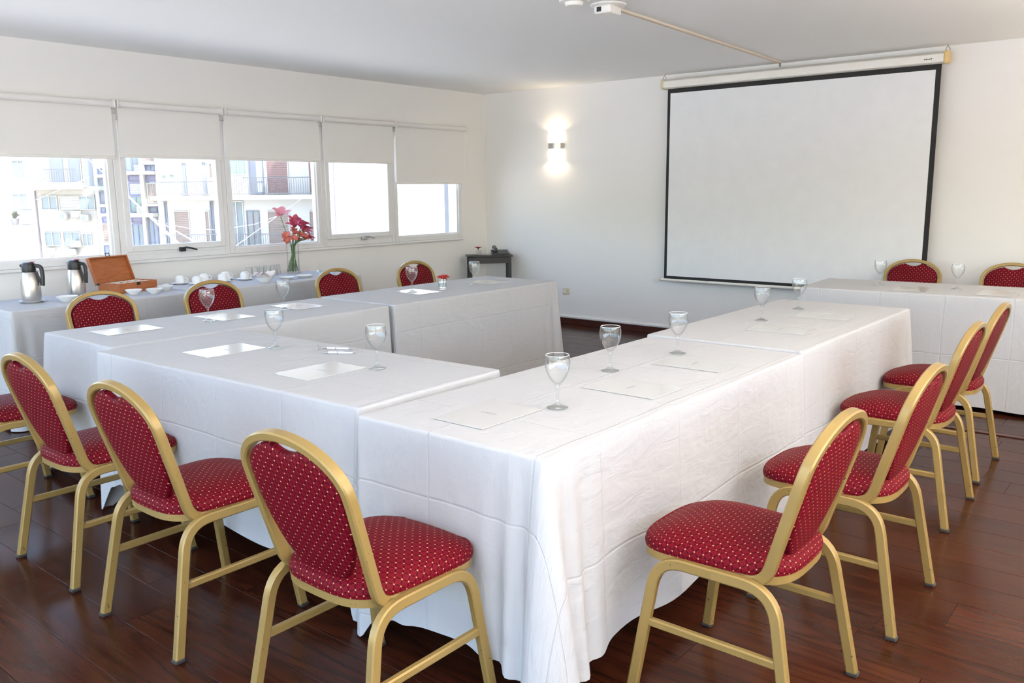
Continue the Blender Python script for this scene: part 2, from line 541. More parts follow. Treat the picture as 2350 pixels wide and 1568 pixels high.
# unseen glazed wall behind the viewer, put there for its daylight
n = 5
for i in range(n):
    y0 = BW[0] + (BW[1] - BW[0]) * i / n; y1 = BW[0] + (BW[1] - BW[0]) * (i + 1) / n
    w = struct(empty('window_%d' % (len(bays) + 1 + i), (XB, y0, 0)))
    mb = MB(); L = y1 - y0
    for (a, c, d, e) in ((.001, .05, BW[2], BW[3]), (L - .05, L - .001, BW[2], BW[3]), (.05, L - .05, BW[2], BW[2] + .05), (.05, L - .05, BW[3] - .05, BW[3])):
        mb.box(-.12, -.04, a, c, d + .001, e - .001, .004)
    fr = mb.build('frame', ALU, w)
    MB().box(-.082, -.077, .05, L - .05, BW[2] + .05, BW[3] - .05).build('pane', PANE, fr, smooth=False)

for i in range(5):  # out-of-view right-wall windows, added for the light they let in
    x0 = RW[0] + (RW[1] - RW[0]) * i / 5; L = (RW[1] - RW[0]) / 5
    w = struct(empty('window_%d' % (len(bays) + n + 1 + i), (x0, YR, 0)))
    mb = MB()
    for (a, c, d, e) in ((.001, .05, RW[2], RW[3]), (L - .05, L - .001, RW[2], RW[3]), (.05, L - .05, RW[2], RW[2] + .05), (.05, L - .05, RW[3] - .05, RW[3])):
        mb.box(a, c, -.12, -.04, d + .001, e - .001, .004)
    fr = mb.build('frame', ALU, w)
    MB().box(.05, L - .05, -.082, -.077, RW[2] + .05, RW[3] - .05).build('pane', PANE, fr, smooth=False)
# roller blinds
edges = [(3.222, 4.085, 1.742), (4.130, 5.115, 1.742), (5.155, 6.045, 1.742), (6.078, 7.10, 1.540),
         (2.215, 3.180, 1.730), (1.255, 2.165, 1.73), (.295, 1.205, 1.73), (-.665, .245, 1.73), (-1.12, -.715, 1.73)]
names = ['second roller blind from the front of the window band, over the black-handled sash', 'roller blind over the fixed pane behind the lily vase',
         'roller blind over the grey-handled sash', 'lowest-hanging roller blind, next to the room corner',
         'roller blind over the pane behind the coffee flasks', '', '', '', '']
for i, (x0, x1, zb) in enumerate(edges):
    lab = names[i] or 'white roller blind over a window behind the photographer'
    t = empty('roller_blind', (x0, YL, 0), 0, lab, 'blind', 'white roller blinds on the window band')
    L = x1 - x0
    MB().tube([(.0, -.052, 2.125), (L, -.052, 2.125)], circ(.024, 14), (0, 0, 1)).build('roll', BLINDFAB, t)
    mb = MB()
    rows = []
    for k in range(9):
        z = 2.118 - (2.118 - zb) * k / 8
        rows.append([(L * q / 8, -.034 + .0012 * math.sin(q * .9 + k * .5), z) for q in range(9)])
    back = [[(p[0], p[1] + .0012, p[2]) for p in r] for r in rows]
    mb.loft(rows, False); mb.loft(back[::-1], False)
    sh = mb.build('sheet', BLINDFAB, t)
    MB().box(0, L, -.040, -.027, zb - .012, zb + .012, .004).build('bottom_bar', WHITEPL, t)
    for xx in (-.0155, L + .0015):
        MB().box(xx, xx + .014, -.084, -.0006, 2.098, 2.156, .004).build('bracket', WHITEPL, t)
    if i == 3:
        mb = MB()
        mb.tube(dense(fillet([(L + .027, -.06, 2.10), (L + .022, -.06, 1.62), (L + .035, -.06, 1.60), (L + .046, -.06, 1.62), (L + .040, -.06, 2.10)], .006), .03), circ(.0018, 5), (0, 1, 0))
        mb.build('chain', WHITEPL, t)

# ================================================================== SCREEN AND WALL FITTINGS
SX = XF - .085
t = empty('projection_screen', (SX, 0, 0), 0, 'large pull-down projection screen with black border on the wall', 'screen')
y0, y1, z0, z1 = 1.752, 4.147, .580, 2.388
MB().box(-.0012, 0, y0, y1, z0, z1).build('border', SCREENB, t, smooth=False)
MB().box(-.0022, -.0013, y0 + .040, y1 - .030, z0 + .028, z1 - .040).build('projection_surface', SCREENW, t, smooth=False)
MB().tube([(-.001, y0 - .04, z0 - .012), (-.001, y1 + .028, z0 - .012)], circ(.013, 10), (0, 0, 1)).build('weight_bar', CASEW, t)
for yy in (y0 - .048, y1 + .028):
    MB().box(-.015, .013, yy, yy + .02, z0 - .027, z0 + .003, .004).build('bar_cap', CREAMPL, t)
mb = MB()
prof = [(-.045, 2.400), (-.052, 2.425), (-.045, 2.458), (-.02, 2.476), (.03, 2.478), (.05, 2.46), (.05, 2.40), (.02, 2.390), (-.02, 2.390)]
mb.loft([[(a, yy, z) for a, z in prof] for yy in (y0 - .02, y1 + .025)], True, True, True)
case = mb.build('case', CASEW, t)
mb = MB(); yy = 1.815
for k in range(5):
    hgt = (.011, .008, .007, .010, .009)[k]
    mb.box(-.0535, -.0515, yy, yy + .008, 2.420, 2.420 + hgt); yy += .012
tag(mb.build('maker_mark', simple('dark_olive_print', (.07, .06, .035), .5), case), 'tiny dark maker mark on the case')
for yy in (y0 - .052, y1 + .023):
    MB().box(-.056, .054, yy, yy + .034, 2.386, 2.482, .012).build('end_cap', YELLOWPL if yy < 3 else CREAMPL, t)
    mb = MB()
    mb.tube([(0, yy + .017 + .016 * math.cos(a), 2.484 + .028 * math.sin(a)) for a in [PI * k / 8 for k in range(9)]], circ(.0025, 6), (1, 0, 0))
    mb.tube([(0, yy + .017, 2.512), (0, yy + .017, ZC - .001)], circ(.002, 6), (1, 0, 0))
    mb.build('hanging_hook', BOLT, t)

def sconce(loc, rz, label, power):
    t = empty('wall_sconce', loc, rz, label, 'wall lamp', 'half-round wall lamps')
    arc = [PI * k / 14 for k in range(15)]
    def shell(mb, r, d, za, zb):
        rows = [[(-d * math.sin(a), r * math.cos(a), z) for a in arc] for z in (za, zb)]
        inn = [[(-(d - .004) * math.sin(a), (r - .004) * math.cos(a), z) for a in arc] for z in (za, zb)]
        mb.loft(rows, False); mb.loft(inn[::-1], False)
        for o_, i_, fl in ((rows[0], inn[0], 0), (rows[1], inn[1], 1)):
            mb.loft([o_, i_] if fl else [i_, o_], False)
    sh = emit('lit_frosted_shade_' , (1.0, .86, .62), 5.0) if 'shade' not in MATS else MATS['shade']
    MATS['shade'] = sh
    mb = MB(); shell(mb, .092, .085, .020, .158); mb.build('upper_shade', sh, t)
    mb = MB(); shell(mb, .092, .085, -.158, -.020); mb.build('lower_shade', sh, t)
    mb = MB(); shell(mb, .094, .088, -.031, .031); mb.build('metal_band', CHROME, t)
    MB().box(-.012, -.0006, -.03, .03, -.06, .06, .003).build('back_plate', WHITEPL, t)
    for sgn in (1, -1):
        d = bpy.data.lights.new('sconce_bulb', 'POINT'); d.energy = power; d.color = (1.0, .78, .50); d.shadow_soft_size = .022
        lo = bpy.data.objects.new('sconce_bulb', d); COL.objects.link(lo); lo.parent = t
        lo.location = (-.045, 0, sgn * .125)
    return t
sconce((XF, 5.528, 1.917), 0, 'lit half-round wall lamp between the room corner and the screen', 3.5)
sconce((XF, .62, 1.917), 0, 'unseen lit wall lamp beyond the screen above the head table', 3.5)  # placed where the warm floor reflection points, also to even the brightness
sconce((5.9, YR, 1.917), -PI / 2, 'unseen added wall lamp on the wall facing the windows', 3.5)  # added out of view to even out the room's brightness

def brightener(loc, label, power):  # unseen lamp, added to brighten the ceiling and far walls
    t = empty('ceiling_fill_lamp', loc, 0, label, 'fill lamp', 'added fill lamps along the wall')
    MB().lathe([(.0005, .0008), (.085, .0008), (.09, .006), (.09, .235), (.086, .235), (.084, .02), (.0005, .02)], 28).build('can', BLACKMET, t)
    MB().lathe([(.0005, .10), (.05, .102), (.07, .14), (.083, .20)], 24).build('reflector', CHROME, t)
    d = bpy.data.lights.new('fill_bulb', 'SPOT'); d.energy = power; d.color = (1.0, .88, .74); d.spot_size = math.radians(118); d.spot_blend = .8; d.shadow_soft_size = .06
    lo = bpy.data.objects.new('fill_bulb', d); COL.objects.link(lo); lo.parent = t; lo.location = (0, 0, .24); lo.rotation_euler = (PI, 0, 0)
for x_, lab_ in ((6.7, 'corner beyond the head table'), (4.9, 'wall pier opposite the small gerbera'), (3.0, 'middle of the wall opposite the windows'), (1.0, 'end of the wall behind the photographer')):
    brightener((x_, -1.25, 0), 'unseen added uplighter on the floor at the ' + lab_, FILL_WATTS * {6.7: .22, 4.9: 1.0, 3.0: 1.9, 1.0: 2.0}[x_])

# wall socket
t = empty('wall_socket', (XF, 5.395, .36), 0, 'cream wall socket beside the far end of the window-side table row', 'socket')
MB().box(-.012, -.0006, -.045, .045, -.035, .035, .004).build('plate', CREAMPL, t)
MB().box(-.016, -.0115, .004, .034, -.02, .02, .002).build('socket_insert', WHITEPL, t)

# ceiling fittings
t = empty('smoke_detector', (4.22, 2.985, ZC), 0, 'round white smoke detector on the ceiling', 'detector')
MB().lathe([(.005, -.0345), (.045, -.034), (.05, -.030), (.055, -.012), (.085, -.010), (.088, -.0006)], 28, cap0=True).build('body', WHITEPL, t)
t = empty('ceiling_projector_mount', (4.45, 2.90, ZC), math.radians(3), 'round white ceiling plate with a boxed outlet where the conduit starts', 'mount')
MB().lathe([(.002, -.012), (.095, -.012), (.105, -.008), (.108, -.0006)], 32, cap0=True).build('plate', WHITEPL, t)
MB().box(-.075, .065, -.055, .055, -.058, -.0125, .008).build('outlet_box', WHITEPL, t)
MB().box(-.0765, -.074, .004, .034, -.048, -.022, .0).build('outlet_slot', BLACKPL, t, smooth=False)
t = empty('cable_conduit', (4.545, 2.905, ZC), 0, 'beige cable conduit along the ceiling up to the screen case', 'conduit')
mb = MB(); mb.box(0, 2.83, -.016, .016, -.016, -.0006, .003)
c1 = mb.build('trunking', simple('beige_conduit', (.74, .66, .56), .5), t); c1.rotation_euler = (0, 0, math.radians(2.7))
mb = MB(); mb.box(0, 2.83, -.004, .004, -.0185, -.0164, .001)
c2 = mb.build('trunking_seam', simple('brown_seam', (.62, .48, .34), .6), t); c2.rotation_euler = (0, 0, math.radians(2.7))
mb = MB(); mb.tube([(2.82, .134, -.012), (2.838, .135, -.018), (2.842, .135, -.045)], circ(.008, 8), (0, 1, 0)); mb.build('cable_end', BOLT, t)

# ================================================================== TABLES AND CLOTHS
TZ = .745
def table(name_label, x0, x1, y0, y1, rz, group):
    cx, cy = (x0 + x1) / 2, (y0 + y1) / 2
    t = empty('folding_table', (cx, cy, 0), rz, name_label, 'table', group)
    hx, hy = (x1 - x0) / 2 - .006, (y1 - y0) / 2 - .006
    MB().box(-hx, hx, -hy, hy, TZ - .032, TZ - .004, .006).build('tabletop', TABLEBOARD, t)
    mb = MB(); mb.box(-hx + .06, hx - .06, -hy + .07, -hy + .10, TZ - .075, TZ - .032); mb.box(-hx + .06, hx - .06, hy - .10, hy - .07, TZ - .075, TZ - .032)
    mb.build('rail', BLACKMET, t)
    for sx in (-1, 1):
        for sy in (-1, 1):
            mb = MB(); xx, yy = sx * (hx - .16), sy * (hy - .09)
            mb.box(xx - .022, xx + .022, yy - .022, yy + .022, .022, TZ - .075, .004)
            lg = mb.build('leg', BLACKMET, t)
            MB().lathe([(.012, 0.001), (.024, .001), (.024, .010), (.016, .016), (.014, .024)], 12, (xx, yy, 0), cap0=True).build('levelling_foot', BLACKPL, lg)
    return t

def cloth(label, x0, x1, y0, y1, rz=0.0, hems=(.10, .10, .10, .10), flare=(.03, .03, .03, .03), bulge=(.09, .09, .09, .09), seed=1, dz=0.0, tail=(1, 1, 1, 1)):
    """a rectangular cloth over a table: sides in order -y, +x, +y, -x; corners in order (+x-y), (+x+y), (-x+y), (-x-y)"""
    rn = random.Random(seed)
    cx, cy = (x0 + x1) / 2, (y0 + y1) / 2
    hx, hy = (x1 - x0) / 2, (y1 - y0) / 2
    zt = TZ + .005 + dz
    rad = .018
    pts = []      # (edge x, edge y, normal, side, distance to nearest corner, corner index, along)
    corners = [(hx, -hy), (hx, hy), (-hx, hy), (-hx, -hy)]
    sides = [((-hx, -hy), (hx, -hy), (0, -1)), ((hx, -hy), (hx, hy), (1, 0)), ((hx, hy), (-hx, hy), (0, 1)), ((-hx, hy), (-hx, -hy), (-1, 0))]
    s_tot = 0.0
    for si, (a, c, nn) in enumerate(sides):
        L = math.hypot(c[0] - a[0], c[1] - a[1])
        ds = []
        d = rad
        while d < L / 2:
            ds.append(d); d += .012 if d < .30 else .04
        half = [q for q in ds]
        allp = half + [L - q for q in reversed(half)]
        for q in allp:
            fx, fy = a[0] + (c[0] - a[0]) * q / L, a[1] + (c[1] - a[1]) * q / L
            dcs, dce = q, L - q
            ci = (si - 1) % 4 if dcs < dce else si
            pts.append((fx, fy, nn, si, min(dcs, dce), ci, s_tot + q, si, 0.0))
        # corner fan
        n2 = sides[(si + 1) % 4][2]
        ccx, ccy = c[0] - rad * (nn[0] + n2[0]), c[1] - rad * (nn[1] + n2[1])
        for k in range(1, 8):
            w = k / 8 * PI / 2
            nv = (nn[0] * math.cos(w) + n2[0] * math.sin(w), nn[1] * math.cos(w) + n2[1] * math.sin(w))
            pts.append((ccx + rad * nv[0], ccy + rad * nv[1], nv, si, 0.0, si, s_tot + L, (si + 1) % 4, k / 8))
        s_tot += L
    ph = [rn.random() * 6.28 for _ in range(8)]
    kk = [rn.uniform(7, 11), rn.uniform(15, 22), rn.uniform(2.5, 4)]
    NV = 18
    mb = MB()
    rings = []; uvs = []
    def inset(p, q):
        ix, iy = p[0] - p[2][0] * q, p[1] - p[2][1] * q
        return max(-hx + q, min(hx - q, ix)), max(-hy + q, min(hy - q, iy))
    for ins, dz_ in ((.012, 0.0), (.005, -.0012), (.0015, -.0045)):
        r_ = [(*inset(p, ins), zt + dz_) for p in pts]
        rings.append(r_); uvs += [(p[0] + cx, p[1] + cy) for p in r_]
    for iv in range(NV + 1):
        v = iv / NV
        ring = []
        for (ex, ey, nn, si, dc, ci, s, sj, w) in pts:
            fl = flare[si] * (1 - w) + flare[sj] * w
            hem = hems[si] * (1 - w) + hems[sj] * w
            c = math.exp(-(dc / .060) ** 2)
            lobe = math.exp(-((dc - .115) / .034) ** 2) + .5 * math.exp(-((dc - .21) / .05) ** 2)
            valley = math.exp(-((dc - .068) / .024) ** 2) + .4 * math.exp(-((dc - .16) / .03) ** 2)
            vv = v ** .85
            off = fl * v + bulge[ci] * vv * c + bulge[ci] * .36 * vv * lobe - bulge[ci] * .22 * vv * valley
            rip = (.55 * math.sin(kk[0] * s + ph[0]) + .30 * math.sin(kk[1] * s + ph[1]) + .5 * math.sin(kk[2] * s + ph[2]))
            off += .010 * v * v * rip * min(1, fl / .02 + .12)
            off += .004 * math.sin(PI * v) * math.sin(kk[0] * .7 * s + ph[3]) * min(1, fl / .02)
            off = max(off, .001 if iv else 0)
            hz = hem + .010 * math.sin(kk[1] * .6 * s + ph[4]) + .008 * math.sin(kk[0] * .8 * s + ph[5])
            hz = hz * (1 - tail[ci] * min(1, c * 1.1)) - .02 * lobe * tail[ci]
            hz = max(hz, .006)
            z = zt - .010 - (zt - .010 - hz) * v
            ring.append((ex + nn[0] * off, ey + nn[1] * off, z))
            uvs.append((ex + cx + nn[0] * (zt - z), ey + cy + nn[1] * (zt - z)))
        rings.append(ring)
    # inner side so that the cloth has a thickness at the hem
    thick = [[(p[0] - q[2][0] * .0015, p[1] - q[2][1] * .0015, p[2]) for p, q in zip(rings[k], pts)] for k in (-1, -4)]
    for r_ in thick:
        rings.append(r_); uvs += [(p[0] + cx, p[1] + cy) for p in r_]
    mb.loft(rings, True, False, False, uvs)
    # top as a slightly uneven grid joined to the rim
    n0 = len(pts)
    mb.f.append(tuple(range(n0))); mb.mi.append(0)
    o = mb.build('tablecloth', LINEN, None, True, 50)
    o.location = (cx, cy, 0); o.rotation_euler = (0, 0, rz)
    return tag(o, label, 'tablecloth', 'white tablecloths')

GT = 'folding tables under white cloths'
NOF = .004
# right-hand row
table('cloth-covered table where the base of the horseshoe meets the screen-facing row of red chairs', 1.700, 3.535, 1.290, 2.050, 0, GT)
cloth('white cloth with a long corner fold over the table at the horseshoe corner', 1.700, 3.535, 1.290, 2.050, 0, (.115, .08, .10, .125), (.028, NOF, NOF, .014), (.008, .004, .02, .095), 3, tail=(1, 1, 1, .9))
table('cloth-covered table next to the head table', 3.562, 5.235, 1.305, 2.085, 0, GT)
cloth('white cloth over the table next to the head table', 3.562, 5.235, 1.305, 2.085, 0, (.10, .06, .06, .06), (.03, .02, .02, NOF), (.05, .05, .01, .004), 5, dz=.003)
# base of the horseshoe
MR = math.radians(1.6)
table('cloth-covered table carrying the pens', 1.735, 2.49, 2.115, 3.865, MR, GT)
cloth('white cloth over the table that carries the pens', 1.735, 2.49, 2.115, 3.865, MR, (.06, .10, .06, .16), (NOF, .02, NOF, .03), (.004, .004, .02, .03), 8, dz=.001, tail=(0, 0, .9, .9))
# window-side row
table('cloth-covered table near the coffee buffet, with three brochures', 1.800, 3.560, 3.915, 4.640, 0, GT)
cloth('white cloth over the window-side table near the coffee buffet', 1.800, 3.560, 3.915, 4.640, 0, (.08, .06, .08, .13), (.016, NOF, .02, .03), (.004, .004, .05, .035), 11, tail=(.5, .5, 1, .6))
table('cloth-covered table carrying the small red gerbera', 3.587, 5.305, 3.905, 4.650, 0, GT)
cloth('white cloth over the window-side table carrying the small red gerbera', 3.587, 5.305, 3.905, 4.650, 0, (.07, .07, .07, .06), (.02, .03, .02, NOF), (.045, .015, .004, .004), 14, dz=.003)
# head table
HR = math.radians(4.0)
table('cloth-covered head table below the projection screen', 6.03, 6.77, .48, 2.27, HR, GT)
cloth('white cloth over the head table below the projection screen', 6.03, 6.77, .48, 2.27, HR, (.05, .05, .05, .035), (.02, .02, .02, .035), (.05, .03, .03, .05), 17)
# buffet
table('buffet table under the coffee flasks', 2.010, 3.245, 5.635, 6.33, 0, GT)
cloth('white cloth over the buffet table under the coffee flasks', 2.010, 3.245, 5.635, 6.33, 0, (.05, .05, .05, .05), (.02, NOF, .002, .03), (.004, .004, .01, .05), 20)
table('buffet table under the cups and lilies', 3.272, 4.80, 5.625, 6.33, 0, GT)
cloth('white cloth over the buffet table under the cups and lilies', 3.272, 4.80, 5.625, 6.33, 0, (.05, .05, .05, .05), (.02, .03, .002, NOF), (.05, .02, .004, .004), 23, dz=.002)

# ================================================================== CHAIRS
def make_chair():
    t = empty('banquet_chair')
    tag(t, 'x', 'chair')
    sec = rrect(.031, .026, .0038)
    for s in (1, -1):
        P_ = fillet([(-.237, s * .243, .010), (-.160, s * .212, .424), (.178, s * .212, .424), (.237, s * .243, .010)], .085, 8)
        P_ = dense(P_, .06)
        mid = min(range(len(P_)), key=lambda i: abs(P_[i].x - .01))
        for part, front in ((P_[:mid + 1], 0), (P_[mid:], 1)):
            lg = MB().tube(part, [(c_, a_) for a_, c_ in sec], (0, s, 0)).build('leg', GOLD, t)
            fx = .2385 if front else -.2385
            MB().box(fx - .017, fx + .017, s * .2438 - .015, s * .2438 + .015, 0.0005, .014, .003).build('rubber_foot', RUBBER, lg)
            if front:
                zb = .205
                xx, yy = .237 - .059 * zb / .424, s * (.243 - .031 * zb / .424)
                MB().lathe([(.0005, .0), (.006, .0005), (.007, .003), (.007, .006)], 8).build('bolt', BOLT, lg).matrix_local = Matrix.Translation((xx, yy - s * .012, zb)) @ Matrix.Rotation(s * PI / 2, 4, 'X') @ Matrix.Translation((0, 0, -.006))
        zs = .232; k = zs / .424
        MB().tube([(-.237 + .077 * k + .008, s * (.243 - .031 * k), zs), (.237 - .059 * k - .008, s * (.243 - .031 * k), zs)], rrect(.020, .024, .004), (0, s, 0)).build('stretcher', GOLD, t)
    # crossbars under the seat
    for xx in (-.10, .13):
        MB().box(xx - .012, xx + .012, -.205, .205, .405, .417, .003).build('crossbar', GOLD, t)
    tn = math.tan(math.radians(16.0))
    def BP(y, h, d=0.0):     # point in the leaning back plane, d forward of it
        return Vector((-.136 - (h - .45) * tn + d * math.cos(math.radians(16)), y, h + d * math.sin(math.radians(16))))
    H0, HA, WA = .735, .128, .203
    left = fillet([(-.045, .180, .4215), (-.126, .189, .4235), BP(WA, H0 - .02)], [.055], 8)
    arc = [BP(WA * math.cos(a) ** 1.0, H0 + HA * math.sin(a) ** .94) for a in [PI / 2 * k / 14 for k in range(1, 14)]]
    half = left + arc
    top = [BP(0, H0 + HA)]
    other = [Vector((p.x, -p.y, p.z)) for p in reversed(half)]
    path = half + top + other
    MB().tube(path, rrect(.031, .025, .0042), (0, 0, -1)).build('back_frame', GOLD, t)
    # padded back
    N = 96; out = []
    for k in range(N):
        a = 2 * PI * k / N
        ca, sa = math.cos(a), math.sin(a)
        if sa >= 0:
            y = .1850 * ca; h = H0 + .1105 * sa ** .94
            if abs(y) < .060: h -= .024 * (1 - (y / .060) ** 2)
        else:
            y = .1850 * math.copysign(abs(ca) ** .88, ca); h = H0 - .283 * abs(sa) ** .95
        out.append((y, h))
    cy_, ch_ = 0, .66
    mb = MB(); rings = []; uvs = []
    prof = [(.02, .020), (.3, .0195), (.55, .0185), (.75, .0165), (.88, .0135), (.95, .010), (.985, .006), (1.0, .0)]
    seq = [(r, d + .004) for r, d in prof] + [(r, -d * .75 - .004) for r, d in reversed(prof)]
    for r, d in seq:
        ring = []
        for y, h in out:
            p = BP(cy_ + (y - cy_) * r, ch_ + (h - ch_) * r, d)
            ring.append(tuple(p)); uvs.append((y * r, ch_ + (h - ch_) * r))
        rings.append(ring)
    mb.loft(rings, True, True, True, uvs)
    mb.build('backrest', RED, t)
    # seat
    N = 72; out = []
    for k in range(N):
        a = 2 * PI * k / N
        ca, sa = math.cos(a), math.sin(a)
        e = .52
        xx = math.copysign(abs(ca) ** e, ca); yy = math.copysign(abs(sa) ** e, sa)
        X = .045 + .218 * xx
        wdt = .192 + .026 * (xx * .5 + .5)
        X += .014 * (1 - yy * yy) * (1 if xx > 0 else -.6) * abs(xx)
        out.append((X, wdt * yy))
    mb = MB(); rings = []; uvs = []
    prof = [(1.0, .440), (1.006, .450), (.998, .461), (.978, .4695), (.94, .4775), (.87, .4855), (.76, .4935), (.6, .501), (.4, .506), (.2, .508), (.02, .5085)]
    for i_, (r, z) in enumerate(prof):
        ring = []
        ruv = r if i_ > 4 else .94 + .055 * (5 - i_) * .9
        for X, Y in out:
            xr, yr = .045 + (X - .045) * r, Y * r
            fall = max(0, (xr - .06) / .22)
            zz = z - .020 * fall * fall * (1 if z > .47 else .45)
            ring.append((xr, yr, zz)); uvs.append((.045 + (X - .045) * ruv, Y * ruv))
        rings.append(ring)
    mb.loft(rings, True, False, True, uvs)
    mb.f.append(tuple(reversed(range(N)))); mb.mi.append(0)
    mb.build('seat', RED, t)
    mb = MB()
    ro = [(.045 + (X - .045) * .992, Y * .992) for X, Y in out]
    rings = [[(X, Y, z - .009 * max(0, (X - .06) / .22) ** 2) for X, Y in ro] for z in (.416, .4405)]
    mb.loft(rings, True, True, True)
    tag(mb.build('seat_rim', GOLD, t), 'gold painted rim under the seat')
    return t

chair = make_chair(); used = [False]
gC = 'red banquet chairs with gold frames'
BASE = 'red dotted gold-framed banquet chair '
for x, y, lab in ((1.485, 4.33, BASE + 'facing the end of the window-side row'), (1.466, 3.372, BASE + 'at the pen table, farthest from the long corner fold'),
                   (1.450, 2.612, BASE + 'at the pen table, between two other chairs'), (1.436, 1.705, BASE + 'right in front of the long corner fold')):
    place(chair, used, (x, y, 0), 0, lab, gC)
for i, (x, y) in enumerate(((2.205, .937), (2.978, .905), (4.04, .985), (4.785, 1.01))):
    place(chair, used, (x, y, 0), PI / 2, BASE + ('farthest from the head table in the row opposite the windows', 'third from the head table, opposite the windows', 'second from the head table, opposite the windows', 'beside the head table, opposite the windows')[i], gC)
for i, x in enumerate((2.355, 3.105, 4.17, 5.00)):
    place(chair, used, (x, 4.945, 0), -PI / 2, BASE + ('backing onto the steel flasks', 'backing onto the upturned cups', 'backing onto the lily end of the buffet', 'on the window side, nearest to the corner console')[i], gC)
for i, (x, y) in enumerate(((7.06, 1.81), (7.10, 1.115))):
    place(chair, used, (x, y, 0), PI + math.radians(3), BASE + ('behind the head table, in front of the screen edge', 'behind the head table, clear of the screen')[i], gC)

# ================================================================== TABLE SETTINGS
def make_wine():
    t = empty('wine_glass'); tag(t, 'x', 'glass')
    n = 32
    outer = [(.0062, .073), (.0115, .079), (.0205, .090), (.0295, .104), (.0370, .121), (.0415, .140), (.0423, .156), (.0385, .1765)]
    inner = [(.0375, .1765), (.0412, .156), (.0403, .140), (.0358, .1216), (.0283, .1050), (.0193, .0915), (.009, .0825), (.0005, .081)]
    MB().lathe(outer + inner, n).build('bowl', DRINKGLASS, t)
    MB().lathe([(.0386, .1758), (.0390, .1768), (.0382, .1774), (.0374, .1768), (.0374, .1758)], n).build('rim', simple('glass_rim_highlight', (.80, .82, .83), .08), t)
    MB().lathe([(.0005, .0805), (.0085, .0765), (.0068, .072), (.0058, .064), (.0045, .045), (.0043, .030), (.0065, .019), (.012, .0125)], 20).build('stem', SOLIDGLASS, t)
    MB().lathe([(.0005, .014), (.012, .0126), (.020, .0085), (.030, .005), (.0355, .003), (.0357, .0014), (.034, .0006), (.0005, .0006)], n).build('foot', SOLIDGLASS, t)
    return t
wine = make_wine(); used = [False]
TT = TZ + .0055
glasses = [((2.158, 1.588), 'R'), ((2.744, 1.764), 'R'), ((3.221, 1.727), 'R'), ((4.301, 1.812), 'R2'), ((4.834, 1.815), 'R2'),
           ((2.222, 2.533), 'M'), ((2.25, 3.252), 'M2'), ((2.524, 4.266), 'L'), ((3.064, 4.32), 'L'), ((4.111, 4.287), 'L2'), ((4.71, 4.238), 'L3'),
           ((6.419, 1.824), 'H'), ((6.404, 1.312), 'H')]
ordn = {0: 'first', 1: 'second', 2: 'third'}
cnt = {}
gl = {'R': 'empty stemmed glass on the table with the long corner fold of cloth', 'R2': 'empty stemmed glass on the table next to the head table',
      'M': 'empty stemmed glass between the pens and the brochure beside them', 'M2': 'empty stemmed glass beside a brochure at the coffee-side end of the pen table',
      'L': 'empty stemmed glass on the window-side table near the coffee buffet', 'L2': 'empty stemmed glass standing on a shiny brochure beside the small gerbera',
      'L3': 'empty stemmed glass between the small gerbera and the end of the window-side row', 'H': 'empty stemmed glass on the head table'}
for (x, y), k in glasses:
    dz = .003 if k in ('R2', 'L2', 'L3') else 0.001
    if k == 'L2': dz += .0025
    lab = gl[k]
    if k == 'R': lab = 'empty stemmed glass, %s from the long corner fold of cloth' % ordn[cnt.get(k, 0)]
    if k == 'R2': lab = ('empty stemmed glass on the table next to the head table, by the seam', 'empty stemmed glass on the end of the table facing the head table')[cnt.get(k, 0)]
    if k == 'L': lab = 'empty stemmed glass on the window-side table near the buffet, %s from its chair end' % ordn[cnt.get(k, 0)]
    if k == 'H': lab = ('empty stemmed glass on the head table in front of the screen', 'empty stemmed glass on the head table between its two chairs')[cnt.get(k, 0)]
    cnt[k] = cnt.get(k, 0) + 1
    place(wine, used, (x, y, TT + dz), rng.random() * 6, lab, 'stemmed glasses on the meeting tables')

def make_brochure():
    t = empty('brochure'); tag(t, 'x', 'brochure')
    mb = MB(); mb.box(-.1485, .1485, -.105, .105, .0004, .0022, .0003)
    mb.build('cover', PAPER, t, smooth=False)
    mb = MB()
    rn = random.Random(3)
    yy = .030
    for k in range(11):                       # small grey wordmark and a finer line beneath it
        if k == 2: yy -= .004
        hgt = rn.choice((.0035, .0045, .0045)); w = rn.choice((.0030, .0042, .0036))
        mb.box(.004, .004 + hgt, yy - w, yy, .0022, .00235); yy -= w + .0017
    mb.box(-.0045, -.0032, -.026, .034, .0022, .0023)
    tag(mb.build('wordmark', GREYINK, t, smooth=False), 'small grey wordmark on the cover')
    return t
bro = make_brochure(); used = [False]
papers = [((1.965, 1.72), 0, 'R1'), ((2.548, 1.545), PI / 2, 'R'), ((3.065, 1.56), PI / 2 + .02, 'R'), ((4.07, 1.61), PI / 2 + .05, 'R2'), ((4.635, 1.595), PI / 2 + .03, 'R2'),
          ((2.06, 2.685), 0.0, 'M'), ((2.08, 3.40), 0.0, 'M2'), ((2.095, 4.34), 0.0, 'L0'), ((2.675, 4.35), PI / 2 + .03, 'L'), ((3.21, 4.375), PI / 2, 'L'),
          ((4.165, 4.30), PI / 2 - .05, 'L2'), ((4.92, 4.295), PI / 2 - .1, 'L3'), ((6.26, 1.56), .06, 'H'), ((6.30, 1.05), .06, 'H')]
